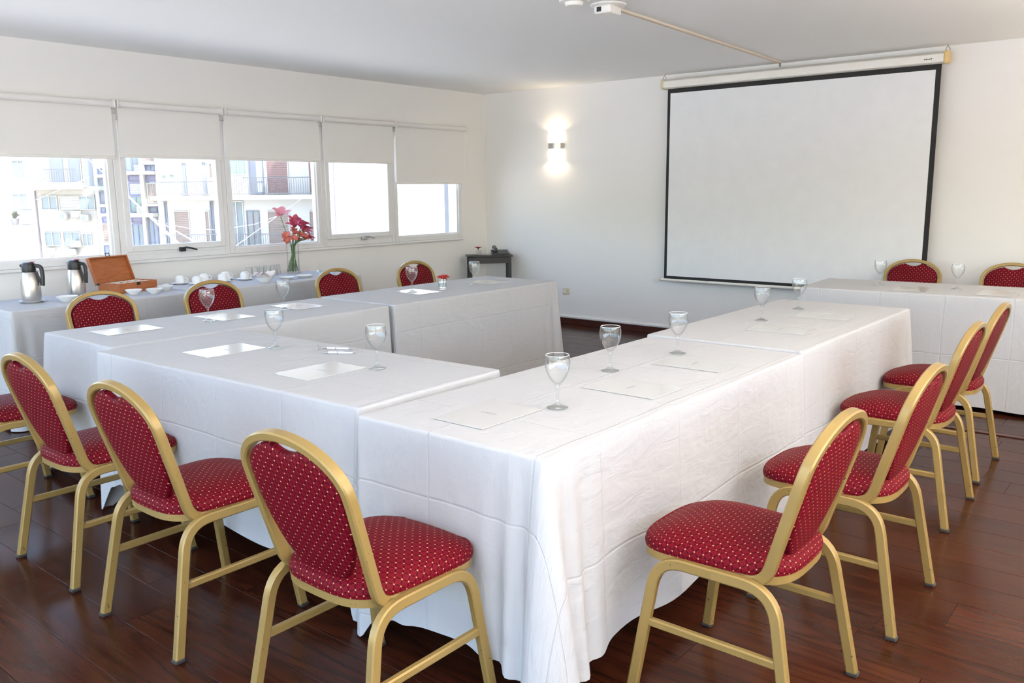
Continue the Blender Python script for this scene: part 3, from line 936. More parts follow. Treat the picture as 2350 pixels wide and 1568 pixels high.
pl = {'R1': 'white brochure with grey wordmark at the corner of the table with the long cloth fold', 'R': 'white brochure with grey wordmark laid across the table with the long cloth fold',
      'R2': 'white brochure on the table next to the head table', 'M': 'shiny white brochure in front of the pens', 'M2': 'shiny white brochure at the coffee-side end of the pen table',
      'L0': 'shiny white brochure at the end of the window-side row facing a chair', 'L': 'shiny white brochure lying crosswise on the window-side table near the buffet',
      'L2': 'bright shiny brochure under the stemmed glass beside the small gerbera', 'L3': 'white brochure between the small gerbera and the end of the window-side row', 'H': 'white brochure on the head table'}
for (x, y), rz, k in papers:
    lab = pl[k]; c_ = cnt.get('p' + k, 0); cnt['p' + k] = c_ + 1
    if k in ('R', 'R2', 'L', 'H'):
        lab = {'R': ('white brochure with grey wordmark below the second glass from the corner fold', 'white brochure with grey wordmark below the third glass from the corner fold'),
               'R2': ('white brochure by the seam of the table next to the head table', 'white brochure on the end of the table facing the head table'),
               'L': ('shiny white brochure behind the first glass of the window-side row', 'shiny white brochure behind the second glass of the window-side row'),
               'H': ('white brochure on the head table in front of the screen', 'white brochure on the head table clear of the screen')}[k][c_]
    place(bro, used, (x, y, TT + (.003 if k in ('R2', 'L2', 'L3') else .0005)), rz, lab, 'white brochures on the meeting tables')

def pen(label, a, c):
    a, c = Vector(a), Vector(c); d = (c - a)
    t = empty('ballpoint_pen', (a.x, a.y, TT + .0065), math.atan2(d.y, d.x), label, 'pen', 'white pens')
    L = d.length
    def rod(x0, x1, r0, r1, nm, mt): MB().tube([(x0, 0, 0), (x1, 0, 0)], circ(1, 12), (0, 0, 1), scale=[r0, r1]).build(nm, mt, t)
    rod(0, .022, .0014, .0052, 'tip', CHROME); rod(.0221, .062, .0052, .0054, 'lower_barrel', PENW); rod(.0621, .066, .0056, .0056, 'ring', CHROME)
    rod(.0661, L - .012, .0054, .0052, 'upper_barrel', PENW); rod(L - .0119, L, .0035, .003, 'push_button', CHROME)
    MB().box(L - .055, L - .008, -.0022, .0022, .0056, .0074, .0006).build('clip', CHROME, t)
pen('white ballpoint pen with chrome tip lying in front of the other pen', (2.300, 2.970), (2.375, 2.845))
pen('white ballpoint pen lying behind the first pen', (2.365, 3.060), (2.430, 2.940))
t = empty('metal_clip', (2.335, 3.055, TT + .001), .6, 'small shiny metal clip lying beside the pens', 'clip')
mb = MB(); mb.tube(fillet([(-.012, 0, .004), (.0, 0, .020), (.010, .002, .022), (.012, .004, .003)], .004, 4), rrect(.008, .0025, .0006), (0, 1, 0)); mb.build('spring_body', CHROME, t)
mb = MB(); mb.tube(fillet([(.012, 0, .003), (.022, .008, .004), (.028, .004, .012)], .004, 4), circ(.0016, 6), (0, 0, 1)); mb.build('wire_arm', CHROME, t)

def petal(L, W, curl, lift, n=6, thick=.0006):
    """one petal along +x, base at origin, rising by lift and curling over by curl"""
    rows = []
    for i in range(n + 1):
        s = i / n
        w = W * (math.sin(PI * min(1, s * .93 + .07)) ** .75) * .5
        ang = lift - curl * s
        if i == 0: x = z = 0.0
        else:
            x += L / n * math.cos(ang); z += L / n * math.sin(ang)
        rows.append([(x, -w, z + w * .25), (x, -w * .5, z + w * .04), (x, 0, z), (x, w * .5, z + w * .04), (x, w, z + w * .25)])
    return rows
def add_petal(mb, rows, M_):
    top = [[tuple(M_ @ Vector(p)) for p in r] for r in rows]
    bot = [[tuple(M_ @ (Vector(p) - Vector((0, 0, .0007)))) for p in r] for r in rows]
    mb.loft(top, False); mb.loft(bot[::-1], False)

def gerbera(parent, c, tilt, rad=.032, up=.0):
    hd = MB().lathe([(.0005, -.010), (.006, -.009), (.010, -.002), (.006, .003), (.0005, .004)], 14)
    head = hd.build('flower_head', STEM, parent)
    head.location = c; head.rotation_euler = tilt
    rn = random.Random(int(c[2] * 1e5))
    for ringk, (nn, r, lift) in enumerate(((18, rad, .30 + up), (14, rad * .8, .5 + up))):
        for k in range(nn):
            mb = MB()
            M_ = Matrix.Rotation(2 * PI * (k + .5 * ringk) / nn + rn.uniform(-.06, .06), 4, 'Z') @ Matrix.Translation((.006, 0, .001 + .001 * ringk))
            add_petal(mb, petal(r - .006, .0105, rn.uniform(.25, .55), lift + rn.uniform(-.08, .08), 4), M_)
            mb.build('petal', PETALRED, head)
    mb = MB(); mb.lathe([(.0005, .0055), (.005, .005), (.0075, .003)], 12); mb.build('flower_centre', simple('dark_red_centre', (.16, .02, .012), .6), head)
    return head
# gerbera in a tumbler on the window-side row
t = empty('gerbera_tumbler', (4.385, 4.258, TT + .003), 0, 'red gerbera in a small tumbler of water on the window-side row', 'flower vase')
MB().lathe([(.0005, .0006), (.026, .0006), (.0335, .074), (.0322, .074), (.0252, .012), (.0005, .012)], 24).build('tumbler', DRINKGLASS, t)
MB().lathe([(.0005, .0125), (.0245, .0125), (.0298, .052), (.0005, .052)], 24).build('water', WATER, t)
mb = MB(); mb.tube([(-.006, -.010, .014), (.004, -.006, .040), (.012, -.002, .064), (.012, 0, .078)], circ(.0024, 7), (1, 0, 0)); mb.build('stem', STEM, t)
gerbera(t, (.010, -.002, .084), (math.radians(8), math.radians(-12), 0), .052)

# ---- corner console with telephone and gerbera
CR = math.radians(-42.0)
t = empty('console_table', (7.215, 6.265, 0), CR, 'narrow black console table set across the room corner', 'table')
MB().box(-.255, .255, -.105, .105, .722, .745, .003).build('tabletop', BLACKWOOD, t)
for s, nm in ((-1, 'front_apron'), (1, 'rear_apron')):
    MB().box(-.215, .215, s * .088 - .008, s * .088 + .008, .652, .722, .002).build(nm, BLACKWOOD, t)
for s in (-1, 1):
    MB().box(s * .222 - .008, s * .222 + .008, -.07, .07, .652, .722, .002).build('side_apron', BLACKWOOD, t)
    for q in (-1, 1):
        MB().box(s * .222 - .018, s * .222 + .018, q * .082 - .018, q * .082 + .018, 0.0005, .7215, .003).build('leg', BLACKWOOD, t)
def on_console(a, c): return (7.215 + a * math.cos(CR) - c * math.sin(CR), 6.265 + a * math.sin(CR) + c * math.cos(CR), .7455)
t = empty('telephone', on_console(.125, -.01), CR, 'dark grey desk telephone with handset on the console', 'telephone')
mb = MB(); mb.loft([[(-.095, -.085, z0_), (.095, -.085, z0_), (.095, .085, z1_), (-.095, .085, z1_)] for z0_, z1_ in ((.002, .002), (.018, .048))], True, True, True)
mb.build('base', PHONE, t)
for i in range(4):
    for j in range(3):
        mb = MB(); xx = .005 + j * .026; yy = -.06 + i * .026; zz = .018 + (yy + .085) / .17 * .03
        mb.box(xx, xx + .018, yy, yy + .016, zz - .004, zz + .006, .002); mb.build('key', PHONEKEY, t)
mb = MB()
mb.tube(dense(fillet([(-.058, -.100, .036), (-.058, -.085, .060), (-.058, .07, .086), (-.058, .095, .070)], .02, 5), .03), rrect(.030, .042, .010), (0, 0, 1)); mb.build('handset', PHONE, t)
mb = MB(); mb.tube([(-.05, -.10, .03), (-.01, -.118, .006), (.05, -.112, .006), (.09, -.10, .006)], circ(.004, 6), (0, 0, 1)); mb.build('cord', PHONE, t)
t = empty('message_card', on_console(-.03, -.03), CR + .1, 'white card lying on the console beside the telephone', 'card')
MB().box(-.05, .05, -.035, .035, .0004, .0018).build('card_sheet', PAPER, t, smooth=False)
t = empty('gerbera_bowl', on_console(-.115, .0), 0, 'red gerbera in a tiny glass on the black console', 'flower vase')
MB().lathe([(.0005, .0006), (.022, .0006), (.029, .050), (.028, .050), (.021, .006), (.0005, .006)], 20).build('glass_cup', DRINKGLASS, t)
MB().lathe([(.0005, .0065), (.0205, .0065), (.0235, .022), (.0005, .022)], 20).build('water', WATER, t)
mb = MB(); mb.tube([(.012, -.010, .010), (.004, -.004, .030), (-.004, .004, .052), (-.004, .004, .062)], circ(.0024, 7), (1, 0, 0)); mb.build('stem', STEM, t)
gerbera(t, (-.004, .004, .070), (math.radians(2), math.radians(2), 0), .052, .28)

# ================================================================== BUFFET
BT = TZ + .0055
def flask(loc, rz, label):
    t = empty('coffee_flask', loc, rz, label, 'flask', 'steel coffee flasks')
    MB().lathe([(.0005, .0008), (.055, .0008), (.0575, .006), (.0595, .05), (.060, .085), (.057, .125), (.049, .165), (.041, .190), (.0395, .194), (.0005, .194)], 32).build('body', STEEL, t)
    MB().lathe([(.0005, .1945), (.0415, .1945), (.0425, .200), (.0415, .240), (.0375, .252), (.028, .258), (.0005, .259)], 28).build('lid', BLACKPL, t)
    MB().box(.008, .038, -.010, .010, .2585, .2635, .002).build('push_button', REDPL, t)
    mb = MB(); mb.tube(dense(fillet([(.030, 0, .238), (.078, 0, .232), (.082, 0, .165), (.076, 0, .102)], .022, 6), .02), rrect(.020, .024, .006), (0, 1, 0)); mb.build('handle', BLACKPL, t)
    mb = MB(); mb.tube([(.043, 0, .198), (.058, 0, .150), (.072, 0, .108)], rrect(.007, .016, .002), (0, 1, 0)); mb.build('handle_strut', BLACKPL, t)
    mb = MB(); mb.loft([[(-.030, -.010, .215), (-.030, .010, .215), (-.030, .010, .248), (-.030, -.010, .248)], [(-.052, -.005, .232), (-.052, .005, .232), (-.052, .004, .246), (-.052, -.004, .246)]], True, True, True); mb.build('spout', BLACKPL, t)
    return t
def dish(name, loc, r, h, label, cat, group, foot=.55):
    t = empty(name, loc, 0, label, cat, group)
    MB().lathe([(.0005, .003), (r * foot, .0008), (r * (foot + .03), .004), (r * .80, h * .55), (r * .96, h * .92), (r, h), (r * .985, h + .0012), (r * .94, h * .95), (r * .76, h * .62), (r * foot * .9, .0065), (.0005, .006)], 32).build('bowl_body', CHINA, t)
    return t
dish('saucer', (2.290, 6.02, BT), .082, .013, 'white saucer under a coffee flask', 'saucer', 'china on the buffet')
flask((2.290, 6.02, BT + .0075), math.radians(-42), 'steel coffee flask standing on a saucer')
flask((2.600, 6.06, BT), math.radians(-58), 'steel coffee flask next to the tea box')
dish('bowl', (2.448, 5.868, BT), .068, .036, 'empty white bowl between the two coffee flasks', 'bowl', 'china on the buffet', .5)

# tea box
TR = math.radians(16)
t = empty('tea_box', (3.000, 6.13, BT), TR, 'open wooden tea box with sachets in compartments', 'box')
W2, D2, HB = .172, .105, .072
mb = MB(); mb.box(-W2, W2, -D2, D2, .0006, .008); mb.box(-W2, W2, -D2, -D2 + .009, .008, HB); mb.box(-W2, W2, D2 - .009, D2, .008, HB)
mb.box(-W2, -W2 + .009, -D2 + .009, D2 - .009, .008, HB); mb.box(W2 - .009, W2, -D2 + .009, D2 - .009, .008, HB)
mb.build('box_body', BOXWOOD, t, smooth=False)
for k in range(1, 5):
    xx = -W2 + .009 + k * (2 * W2 - .018) / 5
    MB().box(xx - .002, xx + .002, -D2 + .009, D2 - .009, .008, HB - .006).build('divider', BOXWOOD, t, smooth=False)
MB().box(-W2 + .009, W2 - .009, -.002, .002, .008, HB - .006).build('divider', BOXWOOD, t, smooth=False)
rn = random.Random(5)
sach = simple('tea_sachet_paper', (.80, .77, .72), .6)
for i in range(5):
    for j in range(2):
        xx = -W2 + .012 + i * (2 * W2 - .018) / 5; yy = -D2 + .014 + j * (D2 - .004)
        for q in range(3):
            mb = MB(); y_ = yy + .012 + q * .022 + rn.uniform(-.003, .003)
            mb.loft([[(xx + .004, y_, .010), (xx + .054, y_, .010), (xx + .054, y_ + .003, .010), (xx + .004, y_ + .003, .010)],
                     [(xx + .004, y_ + .010, HB - .004 + rn.uniform(-.01, .004)), (xx + .054, y_ + .010, HB - .004), (xx + .054, y_ + .013, HB - .004), (xx + .004, y_ + .013, HB - .004)]], True, True, True)
            mb.build('tea_sachet', sach, t, smooth=False)
mb = MB(); hl = .205; dl = .030
mb.box(-W2, W2, dl - .006, dl, 0, hl); mb.box(-W2, W2, 0, dl - .006, hl - .009, hl); mb.box(-W2, W2, 0, dl - .006, 0, .009)
mb.box(-W2, -W2 + .009, 0, dl - .006, .009, hl - .009); mb.box(W2 - .009, W2, 0, dl - .006, .009, hl - .009)
lid = mb.build('lid', BOXWOOD, t, smooth=False)
lid.location = (0, D2 + .001, HB - .012); lid.rotation_euler = (math.radians(-20), 0, 0)
mb = MB()
for a in ((-.018, -.014, -.002, .026), (.014, .018, -.002, .026), (-.018, .018, .022, .026), (-.018, .018, -.002, .002)):
    mb.box(a[0], a[1], .0, .004, hl + a[2], hl + a[3])
mb.build('latch_loop', BLACKMET, lid, smooth=False)
MB().box(-.016, .016, -D2 - .004, -D2 - .0003, HB - .022, HB - .002, .001).build('latch_catch', BLACKMET, t)
for s in (-1, 1):
    MB().box(s * W2 - .003, s * W2 + .003, D2 - .02, D2 + .012, HB - .016, HB - .004, .001).build('hinge_stay', BLACKMET, t)

packs = simple('sugar_packet_paper', (.84, .80, .77), .55)
for i, (x, y, n_, lab) in enumerate(((2.905, 5.862, 3, 'white bowl with sugar packets in front of the tea box'), (3.025, 5.80, 5, 'white bowl with small brown flecked packets beside the sugar bowl'), (3.165, 5.905, 6, 'white bowl heaped with sugar packets at the corner of the tea box'))):
    dish('bowl', (x, y, BT), .058, .036, lab, 'bowl', 'china on the buffet', .45)
    rn = random.Random(i)
    for q in range(n_):
        p = empty('sugar_packet', (x + rn.uniform(-.016, .016), y + rn.uniform(-.014, .014), BT + .016 + .0055 * q), rn.random() * 3, ('white sugar packet in the bowl in front of the tea box', 'brown flecked packet in the middle of the three bowls', 'white sugar packet in the heaped bowl at the tea box corner')[i], 'packet', 'sugar packets')
        mb = MB(); mb.box(-.019, .019, -.013, .013, 0, .004, .0015)
        mb.build('packet_body', packs if i != 1 else simple('sweetener_packet', (.70, .62, .54), .55), p)

def make_cup():
    t = empty('coffee_cup'); tag(t, 'x', 'cup')
    MB().lathe([(.034, .0008), (.0365, .002), (.037, .030), (.0345, .046), (.029, .054), (.0235, .0555), (.0225, .0595), (.0205, .0595), (.0200, .0555), (.0005, .0548)], 28).build('cup_body', CHINA, t)
    MB().lathe([(.0338, .0008), (.0345, .030), (.032, .045), (.026, .051), (.0005, .0518)], 28).build('cup_lining', CHINA, t)
    mb = MB(); mb.tube(fillet([(.035, 0, .016), (.055, 0, .014), (.058, 0, .034), (.034, 0, .044)], .010, 5), rrect(.006, .009, .002), (0, 1, 0)); mb.build('handle', CHINA, t)
    return t
cup = make_cup(); cu = [False]
sau = dish('saucer', (0, 0, 0), .066, .012, 'x', 'saucer', 'china on the buffet'); su = [False]
for i, (x, y) in enumerate(((3.465, 6.225), (3.520, 6.075), (3.665, 6.215), (3.750, 6.085), (3.865, 6.225), (3.950, 6.080))):
    od = ('first', 'second', 'third', 'fourth', 'fifth', 'sixth')[i]
    place(sau, su, (x, y, BT + .002), 0, 'white saucer under the upturned cup that is %s from the tea box' % od)
    place(cup, cu, (x, y, BT + .010), math.radians(-25), 'white coffee cup upturned on a saucer, %s from the tea box' % od, 'upturned cups')
for (x, y, lab) in ((4.172, 5.83, 'empty white saucer right beside the napkin bowl'), (4.345, 5.825, 'empty white saucer between the other empty saucer and the glass dish')):
    o = place(sau, su, (x, y, BT + .002), 0, lab)
    o.scale = (1.02, 1.02, 1.6)
dish('bowl', (3.945, 5.80, BT + .002), .075, .040, 'white bowl holding folded napkins', 'bowl', 'china on the buffet', .5)
rn = random.Random(2)
for q in range(4):
    p = empty('paper_napkin', (3.945 + rn.uniform(-.006, .006), 5.80 + rn.uniform(-.006, .006), BT + .044 + q * .0065), q * .05, 'folded pale paper napkin in the bowl on the buffet', 'napkin', 'napkins in the bowl')
    mb = MB(); rows = []
    for i in range(9):
        a = i / 8
        rows.append([((a - .5) * .15, (b_ / 8 - .5) * .085, .012 * math.sin(a * 7 + b_ * .8) + .016 * abs(a - .5) * 2) for b_ in range(9)])
    bot = [[(x_, y_, z_ - .004) for x_, y_, z_ in r] for r in rows]
    mb.loft(rows, False); mb.loft(bot[::-1], False)
    mb.build('napkin_fold', simple('napkin_paper', (.83, .78, .79), .8), p)

def make_tumbler():
    t = empty('drinking_glass'); tag(t, 'x', 'glass')
    MB().lathe([(.030, .0008), (.0325, .0008), (.0290, .086), (.0005, .088), (.0005, .078), (.0265, .076), (.030, .0008)], 24).build('glass_wall', DRINKGLASS, t)
    MB().lathe([(.0005, .0885), (.027, .0875), (.0285, .0855), (.0285, .080)], 24).build('glass_base', SOLIDGLASS, t)
    return t
tum = make_tumbler(); tu = [False]
for (x, y) in ((4.08, 6.215), (4.155, 6.160), (4.165, 6.255), (4.245, 6.195), (4.265, 6.285), (4.335, 6.225), (4.40, 6.275)):
    place(tum, tu, (x, y, BT + .002), 0, 'clear tumbler upturned on the buffet beside the lilies', 'upturned tumblers')
t = empty('glass_dish', (4.60, 5.86, BT + .002), 0, 'shallow clear glass dish at the end of the buffet', 'dish')
MB().lathe([(.0005, .001), (.045, .001), (.075, .030), (.078, .036), (.074, .034), (.043, .006), (.0005, .006)], 28).build('dish_body', thin_glass('pale_blue_glass', (.90, .95, .97), 1.5, 2.0), t)

# ---- lilies
t = empty('lily_vase', (4.545, 6.235, BT + .002), 0, 'tall clear vase with pink lilies on the buffet', 'flower vase')
MB().lathe([(.0005, .0008), (.052, .0008), (.054, .004), (.0525, .15), (.056, .278), (.0540, .278), (.0505, .15), (.0515, .012), (.0005, .012)], 32).build('vase', DRINKGLASS, t)
MB().lathe([(.0005, .0125), (.050, .0125), (.0495, .118), (.0005, .118)], 32).build('water', WATER, t)
rn = random.Random(12)
heads = [((-.095, .0, .50), 'pale', 1.15), ((.030, .0, .385), 'deep', 1.0), ((.075, -.03, .40), 'deep', 1.0), ((.115, .01, .345), 'deep', .95), ((.055, .04, .42), 'deep', .9),
         ((.135, -.02, .30), 'deep', .8), ((.0, -.03, .330), 'coral', .62), ((.035, -.045, .315), 'coral', .62), ((-.055, -.01, .315), 'coral', .6), ((-.035, .02, .300), 'coral', .6),
         ((.070, -.045, .300), 'coral', .62), ((-.070, -.02, .275), 'coral', .55), ((.06, .0, .275), 'coral', .55), ((.02, .01, .35), 'coral', .6), ((.09, -.05, .36), 'deep', .9), ((.05, -.06, .37), 'deep', .85), ((.10, -.04, .29), 'coral', .6), ((-.02, -.05, .29), 'coral', .55)]
# offsets are given along the wall (x) and out from it (y)
for i, (p, kind, sc) in enumerate(heads):
    p = (p[0] * 1.12, p[1] * 1.2, p[2] if kind == 'pale' else .27 + (p[2] - .27) * 1.12)
    base = Vector((rn.uniform(-.03, .03) - p[0] * .25, rn.uniform(-.03, .03), .016))
    neck = Vector((p[0] * .22, p[1] * .3, .27)); top = Vector(p)
    path = dense(fillet([base, neck, top], .05, 5), .04)
    st = MB().tube(path, circ(.0030 if kind == 'pale' else .0034, 6), (1, 0, 0)).build('stem', STEM, t)
    fl = MB().lathe([(.0005, -.006), (.004, -.004), (.006, .004), (.003, .012), (.0005, .013)], 8).build('flower', PETALYELLOW, t)
    fl.location = top
    d = Vector((p[0] * 1.5 + rn.uniform(-.1, .1), -.18 + rn.uniform(-.2, .1), .35 + (.4 if kind == 'pale' else 0))).normalized()
    fl.rotation_euler = d.to_track_quat('Z', 'Y').to_euler()
    L = .095 * sc
    mt = {'pale': PETALPINK, 'deep': PETALDARK, 'coral': PETALORANGE}[kind]
    for k in range(6):
        mb = MB()
        M_ = Matrix.Rotation(PI / 3 * k + rn.uniform(-.1, .1), 4, 'Z')
        add_petal(mb, petal(L, L * (.62 if k % 2 else .48), rn.uniform(.6, 1.1), rn.uniform(.95, 1.2), 6), M_)
        mb.build('petal', mt, fl)
for (p, a, L) in (((-.062, 0, .405), 2.9, .06), ((-.055, 0, .41), .5, .045), ((-.058, -.01, .42), 1.4, .04), ((.01, -.01, .17), -.7, .07), ((.012, .0, .26), .3, .05), ((-.02, -.02, .25), 2.4, .05)):
    mb = MB(); add_petal(mb, petal(L, L * .3, .5, .35, 5), Matrix.Translation(p) @ Matrix.Rotation(a, 4, 'Z'))
    mb.build('leaf', LEAF, t)

# ================================================================== OUTSIDE
MB_ = simple('facade_white', (.37, .36, .34), .8); FW = MB_
FB = simple('facade_cream', (.27, .255, .225), .8)
def om(n_, c, r=.7): return simple('outside_' + n_, c, r)
OMAT = {'win': om('pale_window', (0.150, 0.180, 0.190), .25), 'blind': om('white_shutter', (0.300, 0.300, 0.290)), 'open': om('recess_shadow', (0.130, 0.145, 0.175)), 'grey': om('grey_render', (0.160, 0.170, 0.190)),
        'tan': om('tan_panel', (0.260, 0.193, 0.126)), 'dark': om('dark_metal', (0.120, 0.130, 0.160)), 'awn': om('green_awning', (0.130, 0.200, 0.180)), 'lil': om('lilac_panel', (0.150, 0.150, 0.220)),
        'brown': om('brown_shutter', (0.190, 0.145, 0.125)), 'green': om('green_glass', (0.160, 0.210, 0.180), .25), 'red': om('red_shutter', (0.180, 0.105, 0.098)), 'glass': om('clear_pane', (0.260, 0.286, 0.294), .2),
        'door': om('glazed_door', (0.168, 0.181, 0.176), .3), 'enc': om('balcony_glazing', (0.235, 0.260, 0.265), .25), 'white': FW, 'slab': FW, 'col': FW, 'enc2': FW, 'pipe': om('pipe', (0.126, 0.113, 0.126)), 'ac': om('air_conditioner', (0.220, 0.220, 0.215))}
BLUEF = om('blue_frame', (0.109, 0.118, 0.218)); RAILM = om('railing_metal', (0.092, 0.101, 0.109))
PN = {'win': 'window', 'blind': 'shuttered_window', 'open': 'shaded_recess', 'grey': 'grey_panel', 'tan': 'tan_panel', 'dark': 'dark_door', 'awn': 'awning', 'lil': 'spandrel_panel', 'brown': 'brown_shutter',  # open: flat panel, the shade of a balcony recess put into its colour
      'green': 'green_window', 'red': 'red_shutter', 'glass': 'door_pane', 'door': 'glazed_door', 'enc': 'glazed_balcony', 'white': 'parapet', 'slab': 'balcony_slab', 'col': 'column', 'enc2': 'white_panel', 'pipe': 'drain_pipe', 'ac': 'air_conditioner'}
B1 = [('win', -26.58, -25.66, .64, 1.45), ('blind', -25.57, -24.4, .63, 1.43), ('win', -24.43, -23.53, .62, 1.43), ('win', -26.6, -25.7, -1.4, -.58), ('win', -25.55, -24.56, -1.41, -.59), ('win', -24.45, -23.89, -1.42, -.67),
      ('open', -25.93, -25.05, 2.12, 3.9), ('open', -24.89, -24.12, 2.12, 3.9), ('rail', -26.2, -24.08, 2.12, 2.90), ('grey', -24.06, -23.40, 1.9, 4.4), ('slab', -26.95, -24.08, 1.78, 2.11),
      ('ac', -25.43, -25.03, .11, .43), ('ac', -24.78, -24.34, .23, .58), ('ac', -24.30, -23.81, .02, .36), ('ac', -26.46, -26.02, -1.91, -1.5), ('ac', -25.0, -24.48, -1.46, -1.1), ('ac', -25.25, -24.74, -1.90, -1.55),
      ('pipe', -26.92, -26.84, -8, 1.70), ('pipe', -23.46, -23.38, -8, 1.8)]
B2 = [('slab', -23.2, -22.5, 2.91, 3.04), ('slab', -23.2, -22.5, 2.4, 2.57), ('slab', -23.2, -22.5, .78, .94), ('slab', -23.2, -22.5, .26, .43), ('slab', -23.2, -22.5, -1.35, -1.2),
      ('tan', -23.09, -22.6, 3.06, 3.9), ('win', -23.09, -22.55, 2.59, 2.89), ('dark', -23.13, -22.7, 1.98, 2.38), ('awn', -23.5, -22.75, 1.70, 1.93), ('dark', -23.12, -22.68, .97, 1.66),
      ('win', -23.13, -22.6, .45, .75), ('lil', -23.09, -22.56, -.11, .21), ('brown', -23.13, -22.68, -1.17, -.14), ('win', -23.13, -22.53, -1.9, -1.38),
      ('slab', -22.3, -19.80, 2.54, 2.71), ('slab', -20.49, -19.80, 3.08, 3.22), ('slab', -22.3, -19.78, .22, .42), ('slab', -20.39, -19.78, .79, .95), ('col', -20.66, -20.44, .43, 4.2), ('col', -20.70, -20.52, -2.6, .21),
      ('win', -21.52, -20.71, 2.75, 4.0), ('brown', -20.40, -19.82, 3.24, 4.0), ('win', -20.39, -19.84, 2.74, 3.07), ('lil', -21.42, -20.70, 2.15, 2.5), ('blind', -21.42, -20.70, 1.43, 2.1), ('green', -21.44, -20.70, .46, 1.38),
      ('lil', -20.40, -19.85, 2.12, 2.50), ('brown', -20.40, -19.84, .98, 2.09), ('win', -20.37, -19.50, .45, .76), ('lil', -21.43, -20.74, -.13, .19), ('win', -21.43, -20.74, -1.9, -.17), ('win', -20.48, -19.95, -1.9, .19),
      ('ac', -20.88, -20.38, 2.72, 3.06), ('ac', -20.94, -20.38, .43, .80)]
B3 = [('slab', -19.75, -10.6, 1.11, 1.35), ('green', -19.40, -19.10, 2.24, 2.53), ('green', -18.98, -18.66, 2.26, 2.57), ('grey', -18.29, -17.95, 1.40, 3.2), ('grey', -17.18, -16.85, 1.40, 3.23), ('brown', -16.76, -16.55, 2.30, 3.14),
      ('rail', -19.70, -15.70, 1.36, 2.13), ('dark', -19.41, -19.25, -2.4, 1.04), ('brown', -18.90, -18.02, -1.9, .53), ('brown', -17.18, -16.90, -1.9, .52), ('dark', -16.84, -16.66, -1.9, 1.03),
      ('white', -15.66, -14.62, 2.20, 2.38), ('green', -15.60, -14.66, 2.45, 3.4), ('dark', -14.55, -13.72, 1.41, 3.6), ('red', -13.58, -12.34, 1.41, 3.7), ('red', -11.24, -10.93, 1.41, 3.6), ('rail', -15.60, -10.60, 1.36, 2.32),
      ('win', -15.78, -14.98, -2.1, 1.05), ('door', -14.83, -14.10, -1.9, .50), ('brown', -13.66, -12.43, -1.9, .49), ('brown', -11.32, -10.67, -1.9, .47), ('slab', -19.75, -10.6, -2.25, -2.02), ('rail', -19.2, -10.68, -2.02, -.74),
      ('enc', -10.33, -9.75, 1.45, 3.0), ('brown', -10.28, -10.02, -.1, .46), ('enc2', -10.3, -9.73, -.86, -.13)]
FH = Vector((math.cos(YAW), math.sin(YAW), 0))
